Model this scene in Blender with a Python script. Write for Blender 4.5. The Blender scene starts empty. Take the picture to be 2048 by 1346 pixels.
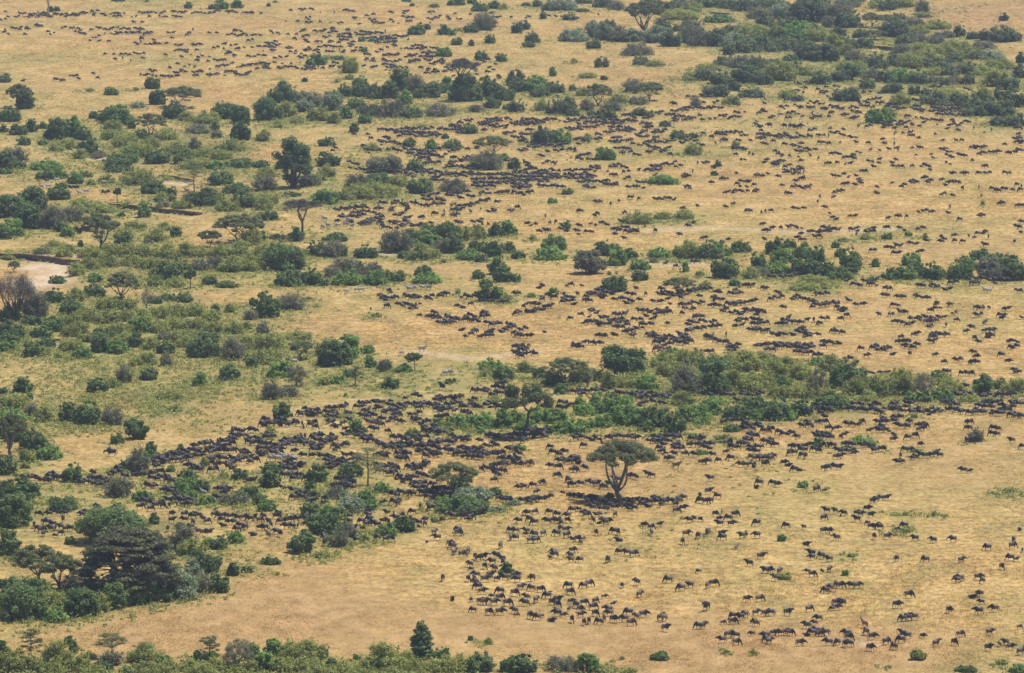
import bpy, bmesh, math, random
import numpy as np
from mathutils import Vector, Matrix

# ---------------------------------------------------------------- camera, sky, sun, exposure
scene = bpy.context.scene
CAM_H = 177.0
FOC = 2048 * 200.0 / 36.0                 # focal length in photo pixels (200 mm on 36 mm)
PITCH = math.atan((673 + 850) / FOC)      # the horizon lies 850 px above the top edge
cam_data = bpy.data.cameras.new("camera")
cam_data.lens = 200.0
cam_data.sensor_width = 36.0
cam_data.clip_start = 1.0
cam_data.clip_end = 12000.0
cam = bpy.data.objects.new("camera", cam_data)
cam.location = (0, 0, CAM_H)
cam.rotation_euler = (math.pi / 2 - PITCH, 0, 0)
scene.collection.objects.link(cam)
scene.camera = cam

SUN_EL = math.radians(67)
SUN_AZ = math.atan2(0.97, 0.22)           # from +Y (away from the camera) towards +X (right)
world = bpy.data.worlds.new("World")
scene.world = world
world.use_nodes = True
wn = world.node_tree.nodes
sky = wn.new("ShaderNodeTexSky")
sky.sky_type = 'NISHITA'
sky.sun_disc = False
sky.sun_elevation = SUN_EL
sky.sun_rotation = SUN_AZ
wn["Background"].inputs["Strength"].default_value = 0.09
world.node_tree.links.new(sky.outputs[0], wn["Background"].inputs["Color"])
sun_data = bpy.data.lights.new("sun", 'SUN')
sun_data.energy = 4.2
sun_data.angle = math.radians(0.5)
sun_data.color = (1.0, 0.955, 0.88)
sun = bpy.data.objects.new("sun", sun_data)
to_sun = Vector((math.cos(SUN_EL) * math.sin(SUN_AZ), math.cos(SUN_EL) * math.cos(SUN_AZ), math.sin(SUN_EL)))
sun.rotation_euler = to_sun.to_track_quat('Z', 'Y').to_euler()
scene.collection.objects.link(sun)
scene.view_settings.view_transform = 'Standard'
scene.view_settings.look = 'None'
scene.view_settings.gamma = 1.0
scene.view_settings.exposure = 0.24
scene.cycles.max_bounces = 6
scene.cycles.diffuse_bounces = 3
scene.cycles.transmission_bounces = 4
scene.cycles.volume_bounces = 0

HAZE = 0.68e-4                              # density of the air, per metre
C = scene.collection
RNG = np.random.default_rng(11)
PX = 2027 / 512.0                         # the notes below were taken on enlarged tiles of the photograph

# ---------------------------------------------------------------- notes from the photograph
TILES = {'a': (0, 0), 'b': (512, 0), 'c': (1024, 0), 'd': (1536, 0),
         'e': (0, 340), 'f': (512, 340), 'g': (1024, 340), 'h': (1536, 340),
         'i': (0, 670), 'j': (512, 670), 'k': (1024, 670), 'l': (1536, 670),
         'm': (0, 1006), 'n': (512, 1006), 'o': (1024, 1006), 'p': (1536, 1006)}
# bushes: centre, foot, width, height, kind (D dark evergreen, G bright green, O olive scrub, T thorn, S silvery)
VEG = {
'a': """450 88 45 40 D;400 95 45 45 D;935 12 90 20 D;1160 15 35 15 D;1493 68 55 52 D;1675 75 40 45 D;1755 75 100 75 G;1875 65 100 65 G;30 655 100 70 D;195 865 120 130 D;880 755 100 60 D;1075 718 40 22 O;710 725 50 22 O;1212 705 115 100 D;1250 830 115 115 D;1375 945 145 125 D;1085 855 110 50 S;70 965 150 110 D;145 1070 120 85 D;250 1045 90 100 D;450 1110 150 170 D;345 1020 60 55 G;580 1085 150 150 G;700 1190 150 140 D;660 1110 120 90 D;930 985 220 140 G;740 940 70 60 D;840 960 130 90 D;1115 1110 100 85 D;1040 1020 60 60 D;1790 945 190 130 D;1910 980 120 200 D;1915 1115 150 150 D;1580 1060 180 70 T;1640 980 180 90 O;1700 1040 70 80 D;1720 1095 80 60 T;900 1110 170 80 O;1000 1170 180 100 O;1200 1170 120 80 O;1310 1110 170 90 O;1400 1230 170 100 O;1255 1300 170 110 D;1110 1250 200 120 O;940 1346 200 130 D;1030 1290 150 120 G;1460 1300 140 110 D;1540 1190 90 100 T;1725 1195 60 40 D;1600 1250 150 80 O;1750 1270 160 80 O;1850 1200 170 90 O;1900 1330 200 60 D;1700 1340 170 60 G;1560 1340 200 80 O;110 1290 180 120 T;40 1346 130 160 D;150 1340 90 75 D;370 1346 200 55 G;450 1195 110 60 O;340 1150 60 40 D;190 1150 100 70 D;400 1100 100 80 G;640 1260 110 70 O;30 1050 60 60 D;900 1040 150 80 O;1480 960 110 70 O;520 1170 120 70 O;780 1240 110 60 T""",
'b': """100 52 28 34 D;155 22 35 15 D;1240 50 40 25 D;1190 15 70 20 D;1410 60 65 30 D;1590 45 130 60 D;1710 30 60 40 D;1770 92 110 72 D;1885 70 80 65 D;1955 75 60 45 O;1865 108 35 20 G;1275 275 120 80 D;1355 235 48 45 D;1490 275 85 80 D;1560 280 55 40 G;1610 245 70 25 O;1705 260 95 75 D;1815 240 145 130 T;1593 358 80 60 D;1705 365 42 45 D;1853 345 80 70 D;1785 478 85 75 D;1940 490 80 70 D;1490 450 105 70 G;840 330 45 40 G;915 330 40 35 G;860 415 50 40 G;485 515 130 85 G;650 475 85 35 D;570 470 70 30 O;755 580 110 120 O;385 650 40 40 D;740 630 60 40 O;640 655 30 25 O;1660 805 220 190 D;240 815 170 155 D;150 800 130 90 D;80 960 210 165 D;240 930 140 110 O;370 820 120 90 S;380 890 130 90 S;450 850 160 110 T;600 880 150 130 S;620 790 130 70 G;700 770 110 95 D;830 690 110 80 D;830 770 130 115 D;950 785 130 115 D;1065 785 120 140 D;1150 720 180 165 D;1265 740 130 130 T;1390 775 130 120 D;1440 740 120 90 D;1510 720 90 110 G;1840 770 150 160 D;1740 800 90 80 D;1960 800 140 120 D;1870 860 110 90 D;2010 680 60 120 D;1180 830 110 100 G;790 870 140 85 D;900 905 150 80 T;1060 930 260 120 T;1230 935 140 90 D;1460 925 210 95 T;960 920 120 90 D;715 945 90 100 G;510 960 130 100 O;435 955 60 70 D;620 980 110 80 O;860 980 90 80 D;1740 890 110 60 T;1990 870 70 50 D;780 1050 65 85 D;560 1160 110 70 D;60 1120 90 80 O;40 1330 110 60 D;570 1320 150 110 D;920 1190 90 50 O;1215 1165 90 75 D;1380 1180 90 75 G;1560 1180 130 70 D;1690 1060 110 80 D;1320 1010 60 25 O;1820 1346 220 140 T;1260 1346 110 85 D;1500 1100 50 40 D;1950 1260 90 40 G;1310 780 110 90 D;1590 790 110 90 D;330 980 90 50 O;170 1010 100 50 O""",
'c': """110 50 60 30 D;200 55 75 50 D;330 85 150 85 S;420 85 150 90 S;560 30 120 40 D;560 95 80 30 D;245 150 50 75 D;455 160 90 55 D;730 60 140 70 D;830 80 120 70 T;40 265 80 90 D;100 235 65 65 D;165 340 95 85 D;135 375 85 45 D;490 330 190 100 S;640 300 140 120 S;740 320 150 130 S;650 385 100 65 D;760 220 100 60 D;860 330 160 110 T;960 330 140 90 S;1190 230 90 80 T;1275 250 75 50 D;1150 340 150 110 S;1260 370 120 110 D;1420 340 160 130 T;1430 240 110 75 D;1520 370 180 100 T;1640 370 160 110 D;1760 400 180 110 S;1720 435 70 80 D;1850 415 180 90 D;1730 260 80 50 D;1820 260 110 60 T;1900 300 200 90 O;1960 400 140 120 D;1230 100 120 70 D;1330 50 110 50 D;1420 100 120 70 O;1500 60 130 60 D;1680 60 140 60 D;1740 70 120 60 D;1850 90 150 80 D;1640 180 160 50 G;1950 150 130 80 T;1960 60 150 60 D;1100 60 120 60 D;2000 220 100 90 D;990 440 170 80 T;940 445 100 50 T;710 535 85 75 D;1015 515 100 55 D;1130 525 110 40 O;490 500 50 35 O;325 605 60 70 G;730 635 45 35 D;600 620 120 40 O;1690 520 110 65 D;1830 540 200 80 T;1950 560 160 90 D;1530 640 120 90 T;1660 670 130 90 D;1850 660 160 110 D;1600 765 140 85 D;1745 720 80 75 D;1900 770 150 60 D;1740 830 90 60 O;2000 670 100 80 D;30 640 90 80 D;60 730 140 110 D;190 730 170 120 G;230 770 140 80 D;340 740 120 90 D;480 720 50 50 D;840 820 120 70 O;560 760 100 60 O;960 730 120 90 T;1000 830 120 60 T;40 890 110 90 D;400 910 160 140 D;240 880 110 80 O;300 900 50 50 D;480 920 90 60 D;590 880 100 90 T;740 945 140 75 D;790 880 150 70 T;1030 920 120 55 D;630 920 60 40 D;1210 1005 80 50 D;240 1150 140 140 D;390 1140 160 110 G;300 1100 100 70 D;600 1115 60 50 O;1320 1105 120 65 D;1430 1095 60 45 D;740 1270 130 95 G;1430 1230 130 85 O;20 1340 90 90 D;1770 1180 60 60 O;1630 1320 50 45 D;1450 840 60 60 T;1330 160 200 40 O;1380 60 120 60 T;1590 30 130 50 G;1560 560 120 50 O;1420 640 110 60 O""",
'd': """80 70 150 60 D;40 130 80 70 S;110 150 130 100 S;330 60 150 80 D;310 180 200 150 D;430 30 90 40 D;440 130 60 70 D;540 130 180 110 T;640 60 150 70 T;725 15 70 20 D;960 80 110 80 D;640 220 140 110 D;1220 110 90 90 T;1230 140 90 40 O;1020 165 100 50 D;1010 290 180 110 D;1160 210 130 60 T;1180 270 140 60 O;1512 290 72 82 D;1622 310 72 52 D;1715 320 80 75 T;1860 330 200 95 D;1865 165 50 50 D;1710 390 130 60 T;140 260 180 100 D;240 270 160 90 G;60 320 130 100 O;350 260 80 60 D;380 330 150 90 O;200 330 160 100 G;120 400 180 90 D;40 410 100 60 D;260 400 130 80 D;330 480 180 120 D;460 490 170 110 D;480 220 90 80 T;560 290 90 70 D;600 360 100 60 D;520 380 120 90 O;180 485 80 45 D;730 300 90 60 D;750 385 120 70 D;1090 360 120 70 D;1180 340 150 70 T;1340 350 100 60 T;1060 440 110 80 T;1200 420 170 70 O;1470 400 180 70 O;1400 440 150 70 O;1250 490 160 80 O;1740 470 190 60 S;1600 470 140 80 O;1830 540 170 70 O;2010 500 60 75 D;690 490 110 80 T;850 540 160 90 D;990 520 90 80 D;1130 540 160 90 O;1330 540 150 70 D;1460 500 90 60 D;620 440 100 70 O;90 640 190 120 O;190 590 120 90 D;50 540 120 60 D;310 600 80 60 O;410 670 120 90 D;570 650 100 80 D;915 655 90 80 D;1060 660 170 100 G;1210 670 120 90 D;800 620 120 70 T;1440 600 100 60 D;1610 590 110 75 D;1590 670 70 80 D;1720 600 150 70 O;1340 660 120 50 T;1480 670 130 60 T;1800 690 150 100 O;1900 710 130 100 D;2000 620 80 100 D;790 705 95 75 D;985 740 110 85 D;1160 755 72 70 D;610 800 150 95 D;1250 760 70 50 D;1320 830 150 90 D;1420 760 130 50 O;1050 830 110 80 O;160 780 110 60 O;240 800 60 40 D;1490 820 80 70 D;1590 860 150 90 D;1700 800 110 90 O;1850 790 100 80 D;1740 900 150 110 D;1850 920 150 110 D;1960 850 150 120 D;1640 920 130 70 D;1840 1000 150 70 D;1930 1005 140 90 D;2000 1000 100 90 D;885 980 150 105 G;970 930 70 60 O;400 440 130 60 T;700 560 120 70 O;960 620 110 60 O;1100 480 130 60 O;1560 560 120 60 T;1340 600 120 60 O;1080 60 110 60 O;880 60 130 60 O;1340 230 150 60 O;1400 300 120 50 T;620 560 120 60 O""",
'e': """60 668 110 50 O;330 668 120 45 T;520 690 120 70 O;1010 275 80 40 O;1290 300 110 45 T;1440 310 130 70 O;1250 255 60 40 G;1330 60 80 35 O;30 35 100 45 D;410 75 190 85 D;600 110 120 90 G;935 20 150 40 D;1090 120 200 120 O;1220 190 170 110 D;1355 210 70 90 D;1275 230 70 50 O;720 120 60 40 O;850 110 100 60 O;690 60 80 50 O;260 340 230 180 D;460 240 150 110 D;490 150 70 50 D;1740 120 180 120 D;1600 290 170 140 D;1490 270 110 80 T;1690 260 130 100 O;1880 190 200 80 D;1930 300 180 120 D;1800 330 150 90 O;80 380 200 180 D;230 470 200 190 D;420 470 160 170 T;100 530 180 130 G;30 550 100 100 D;480 490 100 80 D;540 530 90 80 G;60 260 130 60 T;560 420 150 120 T;650 290 160 60 O;700 340 180 90 O;1150 380 110 120 G;960 370 50 30 D;1070 470 150 60 O;1395 530 80 80 D;1240 570 140 90 O;980 585 120 90 D;980 540 120 70 O;1170 590 60 40 T;830 340 150 60 O;1980 600 130 130 O;280 1180 180 220 T;430 610 100 50 O;640 610 40 60 D;530 650 100 50 O;720 700 160 90 O;870 680 150 90 O;1000 690 170 100 O;1160 690 160 90 O;1320 700 160 100 O;1480 690 150 100 O;1600 690 140 80 O;1750 700 150 100 O;1900 700 170 120 O;700 790 150 90 O;850 770 170 90 O;1030 760 160 80 O;1180 790 150 90 O;600 830 130 90 O;1350 870 200 160 D;1440 800 130 90 O;1570 800 120 90 T;1700 790 140 100 T;1840 810 180 110 O;1980 800 150 120 O;460 890 130 60 D;760 890 100 70 G;950 1070 130 60 D;1260 860 120 90 O;1230 920 120 80 O;1660 910 110 70 D;1800 935 140 50 D;1390 930 120 70 O;740 1010 150 100 D;600 1040 130 90 O;430 1050 150 100 D;560 1150 170 110 D;850 1110 150 90 O;1000 1110 150 80 O;1230 1060 90 50 D;1330 1040 110 60 D;1450 1050 130 70 D;1705 1120 60 60 D;1820 1130 70 60 O;2000 1080 50 60 D;1990 1190 100 80 T;1955 1260 70 50 O;90 1200 160 130 D;300 1230 60 120 D;420 1280 160 110 D;230 1230 100 80 D;40 1330 150 130 D;130 1340 130 110 D;330 1330 140 90 G;560 1240 150 90 O;700 1200 170 100 O;850 1220 160 100 O;980 1200 170 90 O;1130 1220 150 100 O;1260 1180 150 90 O;1400 1170 150 90 O;1550 1160 150 90 O;1680 1200 130 80 O;600 1320 170 100 O;800 1330 170 70 D;950 1310 170 90 O;1100 1290 160 110 G;1250 1290 160 90 O;1400 1270 160 90 O;1550 1270 150 90 O;1700 1300 150 90 O;1850 1300 120 80 O;1330 1346 140 60 T;1500 1346 150 70 O;1650 1346 140 60 D;1360 250 60 50 O;1300 480 100 60 O""",
'f': """70 170 180 120 T;80 60 160 70 O;420 130 160 90 T;560 60 120 90 O;800 150 150 110 T;960 110 200 80 D;1130 130 140 80 O;900 230 300 120 O;1030 220 180 90 O;530 270 180 110 G;620 260 60 90 D;700 240 150 70 O;760 210 120 80 O;1290 185 190 130 D;1560 170 200 90 T;280 215 110 40 D;90 270 150 80 O;60 320 130 90 O;110 400 110 80 D;30 400 80 60 O;30 560 90 80 G;170 550 110 30 T;320 565 100 110 D;625 570 160 65 D;610 695 180 130 T;490 680 120 120 D;690 690 70 70 G;390 675 60 40 O;870 700 150 95 D;210 800 270 210 D;340 740 60 70 T;60 720 180 120 O;40 790 150 100 O;1110 660 210 170 T;1220 560 100 90 D;1370 500 130 70 D;1350 605 190 120 G;1550 660 150 160 D;1660 560 120 100 O;1480 660 130 100 T;1750 550 130 90 O;1750 480 90 45 D;1180 705 90 60 D;1300 715 180 110 O;1420 700 90 70 O;1680 715 150 80 G;1750 660 130 100 D;1870 690 120 120 D;1790 730 110 60 D;1940 620 50 40 S;2005 660 80 90 D;1490 735 40 25 D;1900 530 100 110 D;1990 520 110 110 G;180 910 80 50 G;260 920 190 140 D;300 925 100 70 G;440 915 140 120 D;530 920 80 60 D;590 855 90 90 T;700 830 190 130 T;810 800 80 80 D;720 915 200 110 G;910 840 170 100 T;945 915 160 110 G;1120 885 125 85 D;1040 870 80 70 O;1350 905 180 85 G;1330 840 130 75 D;1760 865 85 75 D;1910 830 120 150 D;1960 890 130 120 D;1820 930 80 65 D;1820 1040 130 130 D;1925 1040 110 110 G;1980 1050 80 60 O;90 1175 180 200 D;280 1110 190 120 T;50 1310 100 100 T;955 1165 70 30 O;1595 980 40 40 O;420 1025 40 20 O;10 1080 50 70 D;740 1346 110 30 G;340 1346 170 40 O;480 90 120 60 O""",
'g': """1000 430 180 90 O;1190 390 130 50 O;1360 390 130 70 O;1435 425 30 25 D;440 195 75 50 D;320 265 70 40 G;1190 115 200 55 G;1600 45 55 35 D;430 470 60 55 G;15 515 50 100 D;335 640 160 120 G;310 715 210 100 G;10 650 40 80 D;50 705 100 65 D;165 560 50 40 O;745 680 180 110 D;830 760 140 120 G;930 710 105 90 D;1160 700 140 75 G;1315 690 70 80 O;1390 705 130 130 O;1120 735 60 30 T;1570 705 180 130 D;1700 680 80 60 G;1640 650 120 80 G;1810 655 140 90 D;1010 795 150 75 G;1010 880 115 85 D;1360 810 70 90 G;1680 860 210 170 D;1950 780 110 140 D;1960 840 140 70 T;1890 860 110 80 O;800 970 175 140 D;1760 920 80 55 D;1530 945 80 60 O;330 975 60 45 G;150 1010 60 30 O;1490 840 60 35 O;30 890 60 100 D""",
'h': """60 670 140 130 D;175 620 90 70 D;290 610 50 40 D;110 740 150 110 G;280 700 140 100 D;400 730 110 130 D;530 620 60 50 D;575 690 80 70 D;650 790 170 150 D;660 830 100 90 D;300 840 190 150 D;80 830 170 100 G;470 840 130 110 D;570 870 160 90 D;350 900 180 60 O;440 945 100 50 O;290 960 180 70 O;850 770 60 65 G;825 880 60 30 G;780 550 100 40 O;945 550 75 55 G;1110 525 50 35 G;1245 540 40 35 O;600 570 70 30 O;1140 760 120 100 G;1170 810 110 90 D;990 870 150 85 D;1100 870 120 100 G;1300 870 170 120 D;1230 850 80 70 D;1520 870 160 140 D;1565 730 70 50 D;1680 710 130 85 D;1800 740 200 70 D;1900 800 170 120 D;1960 880 150 140 D;1850 880 150 110 T;1600 800 120 100 G;1390 850 60 50 O;1700 280 30 40 O""",
'i': """80 60 130 80 D;60 130 130 80 G;240 175 120 130 D;370 90 130 90 D;560 130 160 90 O;640 190 150 90 G;460 185 50 30 G;330 170 120 70 O;800 140 160 150 D;930 150 140 110 G;700 60 160 70 O;1080 100 100 120 D;1150 240 140 100 O;1200 120 120 100 O;1310 250 90 130 T;1310 150 110 110 D;1045 255 50 50 O;1470 100 130 80 O;1620 180 220 170 D;1840 200 170 160 T;1990 260 100 110 D;1940 120 120 100 O;1000 60 150 80 O;1400 60 150 80 O;770 455 140 110 D;980 380 110 130 T;890 420 120 70 O;1180 360 120 95 D;1585 405 110 100 G;1815 360 140 120 D;1350 515 180 50 O;1395 610 90 50 O;180 460 130 120 D;235 515 60 50 D;30 470 80 50 D;100 590 230 110 O;90 690 200 100 G;255 650 110 100 T;340 690 120 110 O;60 820 150 130 D;130 850 150 150 D;260 920 190 150 D;380 990 190 110 G;210 1010 110 90 O;40 1110 160 160 D;200 1060 60 50 O;540 690 130 150 D;700 710 190 160 D;890 715 160 130 T;935 865 90 90 D;1195 930 80 90 D;1190 980 110 70 D;1100 1090 160 180 T;980 1070 70 80 D;585 1165 140 145 D;940 1290 200 150 T;150 1310 260 170 D;50 1300 160 120 T;180 1340 150 80 D;440 1346 100 60 D;540 1346 110 60 D;1130 1320 140 80 G;1350 1085 60 50 G;1430 930 50 60 D;1500 1170 110 100 D;1480 1260 150 130 G;1580 1250 120 110 D;1490 1315 130 80 G;1640 1346 110 70 G;1620 1040 60 70 O;1890 1150 110 100 D;1770 1140 60 60 O;1970 1290 150 80 D;1860 1346 180 100 T""",
'j': """110 120 220 120 O;90 230 200 110 O;620 250 220 200 D;755 190 140 170 G;680 240 160 150 D;540 170 120 110 O;905 260 90 90 G;890 150 80 70 G;190 340 190 120 G;740 340 80 70 G;645 390 110 60 G;540 400 90 60 O;1060 430 110 100 D;1160 300 120 60 G;1860 280 150 80 G;1830 330 100 60 O;1960 360 130 110 D;1525 390 50 40 D;1570 380 30 50 D;120 515 120 150 T;255 500 150 80 T;680 655 90 35 O;800 790 105 110 G;710 490 25 30 G;1240 820 110 70 D;110 810 80 70 O;1440 720 80 60 G;1600 740 180 100 G;1800 740 230 110 G;1960 740 130 140 G;1770 780 80 45 G;1890 530 90 40 O;750 1130 150 110 D;1620 1230 150 130 D;1480 1340 120 60 G;1890 1275 100 70 D;110 1210 140 130 D;120 1100 140 90 D;490 1170 140 140 D;430 1250 80 100 D;460 1290 80 60 O;1000 1250 110 80 G;640 1300 160 90 T;740 1346 120 80 S;900 1346 120 110 G;800 1330 90 80 G;30 1346 100 80 D;1530 760 110 60 O""",
'k': """540 380 150 150 T;330 400 150 110 D;110 300 130 80 O;220 350 100 90 D;400 470 110 80 G;650 360 160 80 O;760 430 120 130 O;960 420 240 110 O;1080 440 160 110 G;1250 330 200 110 O;1300 180 120 70 G;1200 260 170 110 O;1370 260 160 120 O;1450 240 150 100 O;1600 480 200 170 D;1380 480 230 210 T;1500 430 150 130 G;1720 250 150 100 O;1850 290 220 140 O;1980 260 150 110 O;1760 440 180 140 O;1900 460 200 140 O;2000 440 130 130 O;30 700 120 100 G;200 700 200 110 G;100 760 150 80 G;350 700 150 110 G;400 780 160 90 G;290 780 80 60 D;520 780 160 110 G;580 640 170 90 G;690 620 170 150 G;780 570 110 150 D;530 570 70 70 G;700 740 150 90 G;880 720 230 150 G;850 620 140 110 G;900 560 120 80 G;1000 690 100 100 G;1130 740 230 170 D;1060 770 110 60 D;1280 780 150 190 D;1370 700 140 130 G;1480 680 170 120 G;1560 640 170 110 G;1500 715 120 60 G;1350 560 160 100 O;1600 560 130 60 G;1790 680 190 130 D;1920 620 150 130 D;1960 680 130 90 G;2010 660 90 80 G;65 920 80 50 G;1435 820 70 40 G;1680 855 110 60 O;1740 770 100 60 D;1495 950 80 40 G""",
'l': """60 330 180 130 O;160 300 160 110 O;260 360 140 120 O;100 410 150 90 D;380 240 120 60 G;500 290 180 110 O;650 430 250 200 D;560 400 120 110 D;700 480 180 130 O;850 500 170 150 O;960 480 130 130 O;950 420 100 80 G;1090 480 140 150 O;1150 530 130 80 G;1240 530 100 70 G;1370 520 140 90 G;1440 470 160 110 O;1350 350 90 70 G;1400 400 110 90 O;1050 360 140 80 O;1840 430 90 80 O;1960 460 150 110 O;1600 530 120 50 O;80 680 200 160 D;260 640 150 120 D;170 680 120 80 G;400 590 100 90 D;500 600 170 140 D;560 580 120 100 G;610 570 80 70 O;100 500 170 90 O;250 500 140 80 O;430 520 140 80 O;780 530 150 80 O;970 575 40 30 G;400 890 80 75 G;745 860 150 50 G;815 890 65 40 D;1650 850 100 100 T;1165 930 60 30 O;280 1210 65 50 G;1910 1250 80 20 O;1160 660 50 30 O""",
'm': """1000 700 300 150 D;820 720 200 130 D;1180 650 220 150 D;100 200 230 260 D;60 420 170 250 D;170 130 110 130 G;490 70 200 90 D;1220 170 70 80 D;560 330 80 60 D;210 780 330 170 D;160 940 330 240 D;40 850 100 150 G;430 830 170 120 O;440 945 170 100 G;640 910 240 220 D;800 870 140 130 O;920 840 220 200 D;1120 800 250 190 G;1290 790 130 120 D;1430 770 260 200 S;1530 600 140 150 S;1620 560 200 170 D;1610 720 120 150 T;1725 715 140 190 D;1845 580 80 100 D;1945 555 50 60 D;1985 550 50 50 G;1450 380 200 190 T;1520 420 170 120 O;1740 370 120 110 D;1650 340 80 60 G;1860 320 120 90 G;1300 720 200 160 D;590 700 170 130 T;30 680 70 90 D;550 1130 80 80 D;580 1200 80 90 D;450 1300 230 190 O;20 1200 80 110 D;1140 1270 230 150 O;900 1290 180 120 T;820 1346 140 90 D;1000 1346 100 45 G;1300 1270 90 60 G;1660 1240 120 60 D;1570 1260 80 80 G;2000 1250 110 140 G;80 1346 220 180 O;250 1346 200 120 O;620 1346 200 120 O;1150 1346 200 80 O;1350 1346 200 100 O;1530 1346 180 100 O;1700 1346 180 110 O;1850 1346 180 80 O;1980 1346 150 100 O;700 1240 120 60 O;400 1400 220 130 O;760 1420 240 130 O;1240 1410 240 120 O;1600 1420 240 130 O""",  # leading D bushes added to fill in the dark under the layered tree
'n': """430 100 130 100 D;570 250 260 190 D;580 120 130 90 G;760 80 170 110 S;890 55 110 80 G;1030 265 140 95 G;1170 235 160 130 D;1640 95 320 130 D;1490 80 120 80 G;1900 75 120 40 S;660 350 160 130 T;720 270 170 90 T;115 490 120 60 D;860 310 60 50 O;170 575 30 25 O;520 440 100 50 O;80 70 120 90 G;1410 155 50 40 G;140 1220 130 130 G;60 1346 150 150 G;270 1230 230 130 O;420 1250 210 150 O;200 1346 180 120 O;380 1346 300 120 O;540 1240 100 120 O;600 1300 80 60 D;800 1250 60 50 G;700 1346 170 80 O;880 1346 150 120 O;1020 1346 300 220 O;1180 1300 150 130 O;1250 1346 170 100 O;1470 1240 120 90 G;1600 1346 250 140 O;1780 1346 220 140 D;1430 1346 180 90 O;2000 1346 120 120 D;1700 1090 40 40 D;1840 1120 60 50 O;500 1420 260 130 O;850 1420 240 110 O;1100 1430 260 120 O""",
'o': """70 1346 200 140 D;400 1346 260 130 T;730 1346 180 60 O;870 1245 40 30 O;1700 1190 50 25 O;1910 1200 50 40 O;10 20 90 40 S;940 1346 100 20 O""",
'p': """1570 1346 140 50 D;1990 1346 120 60 G;1850 1285 90 40 O;950 1310 60 20 O;1320 100 40 30 O;1085 100 40 25 O;660 430 50 25 O;1100 235 70 40 O""",
}
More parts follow.
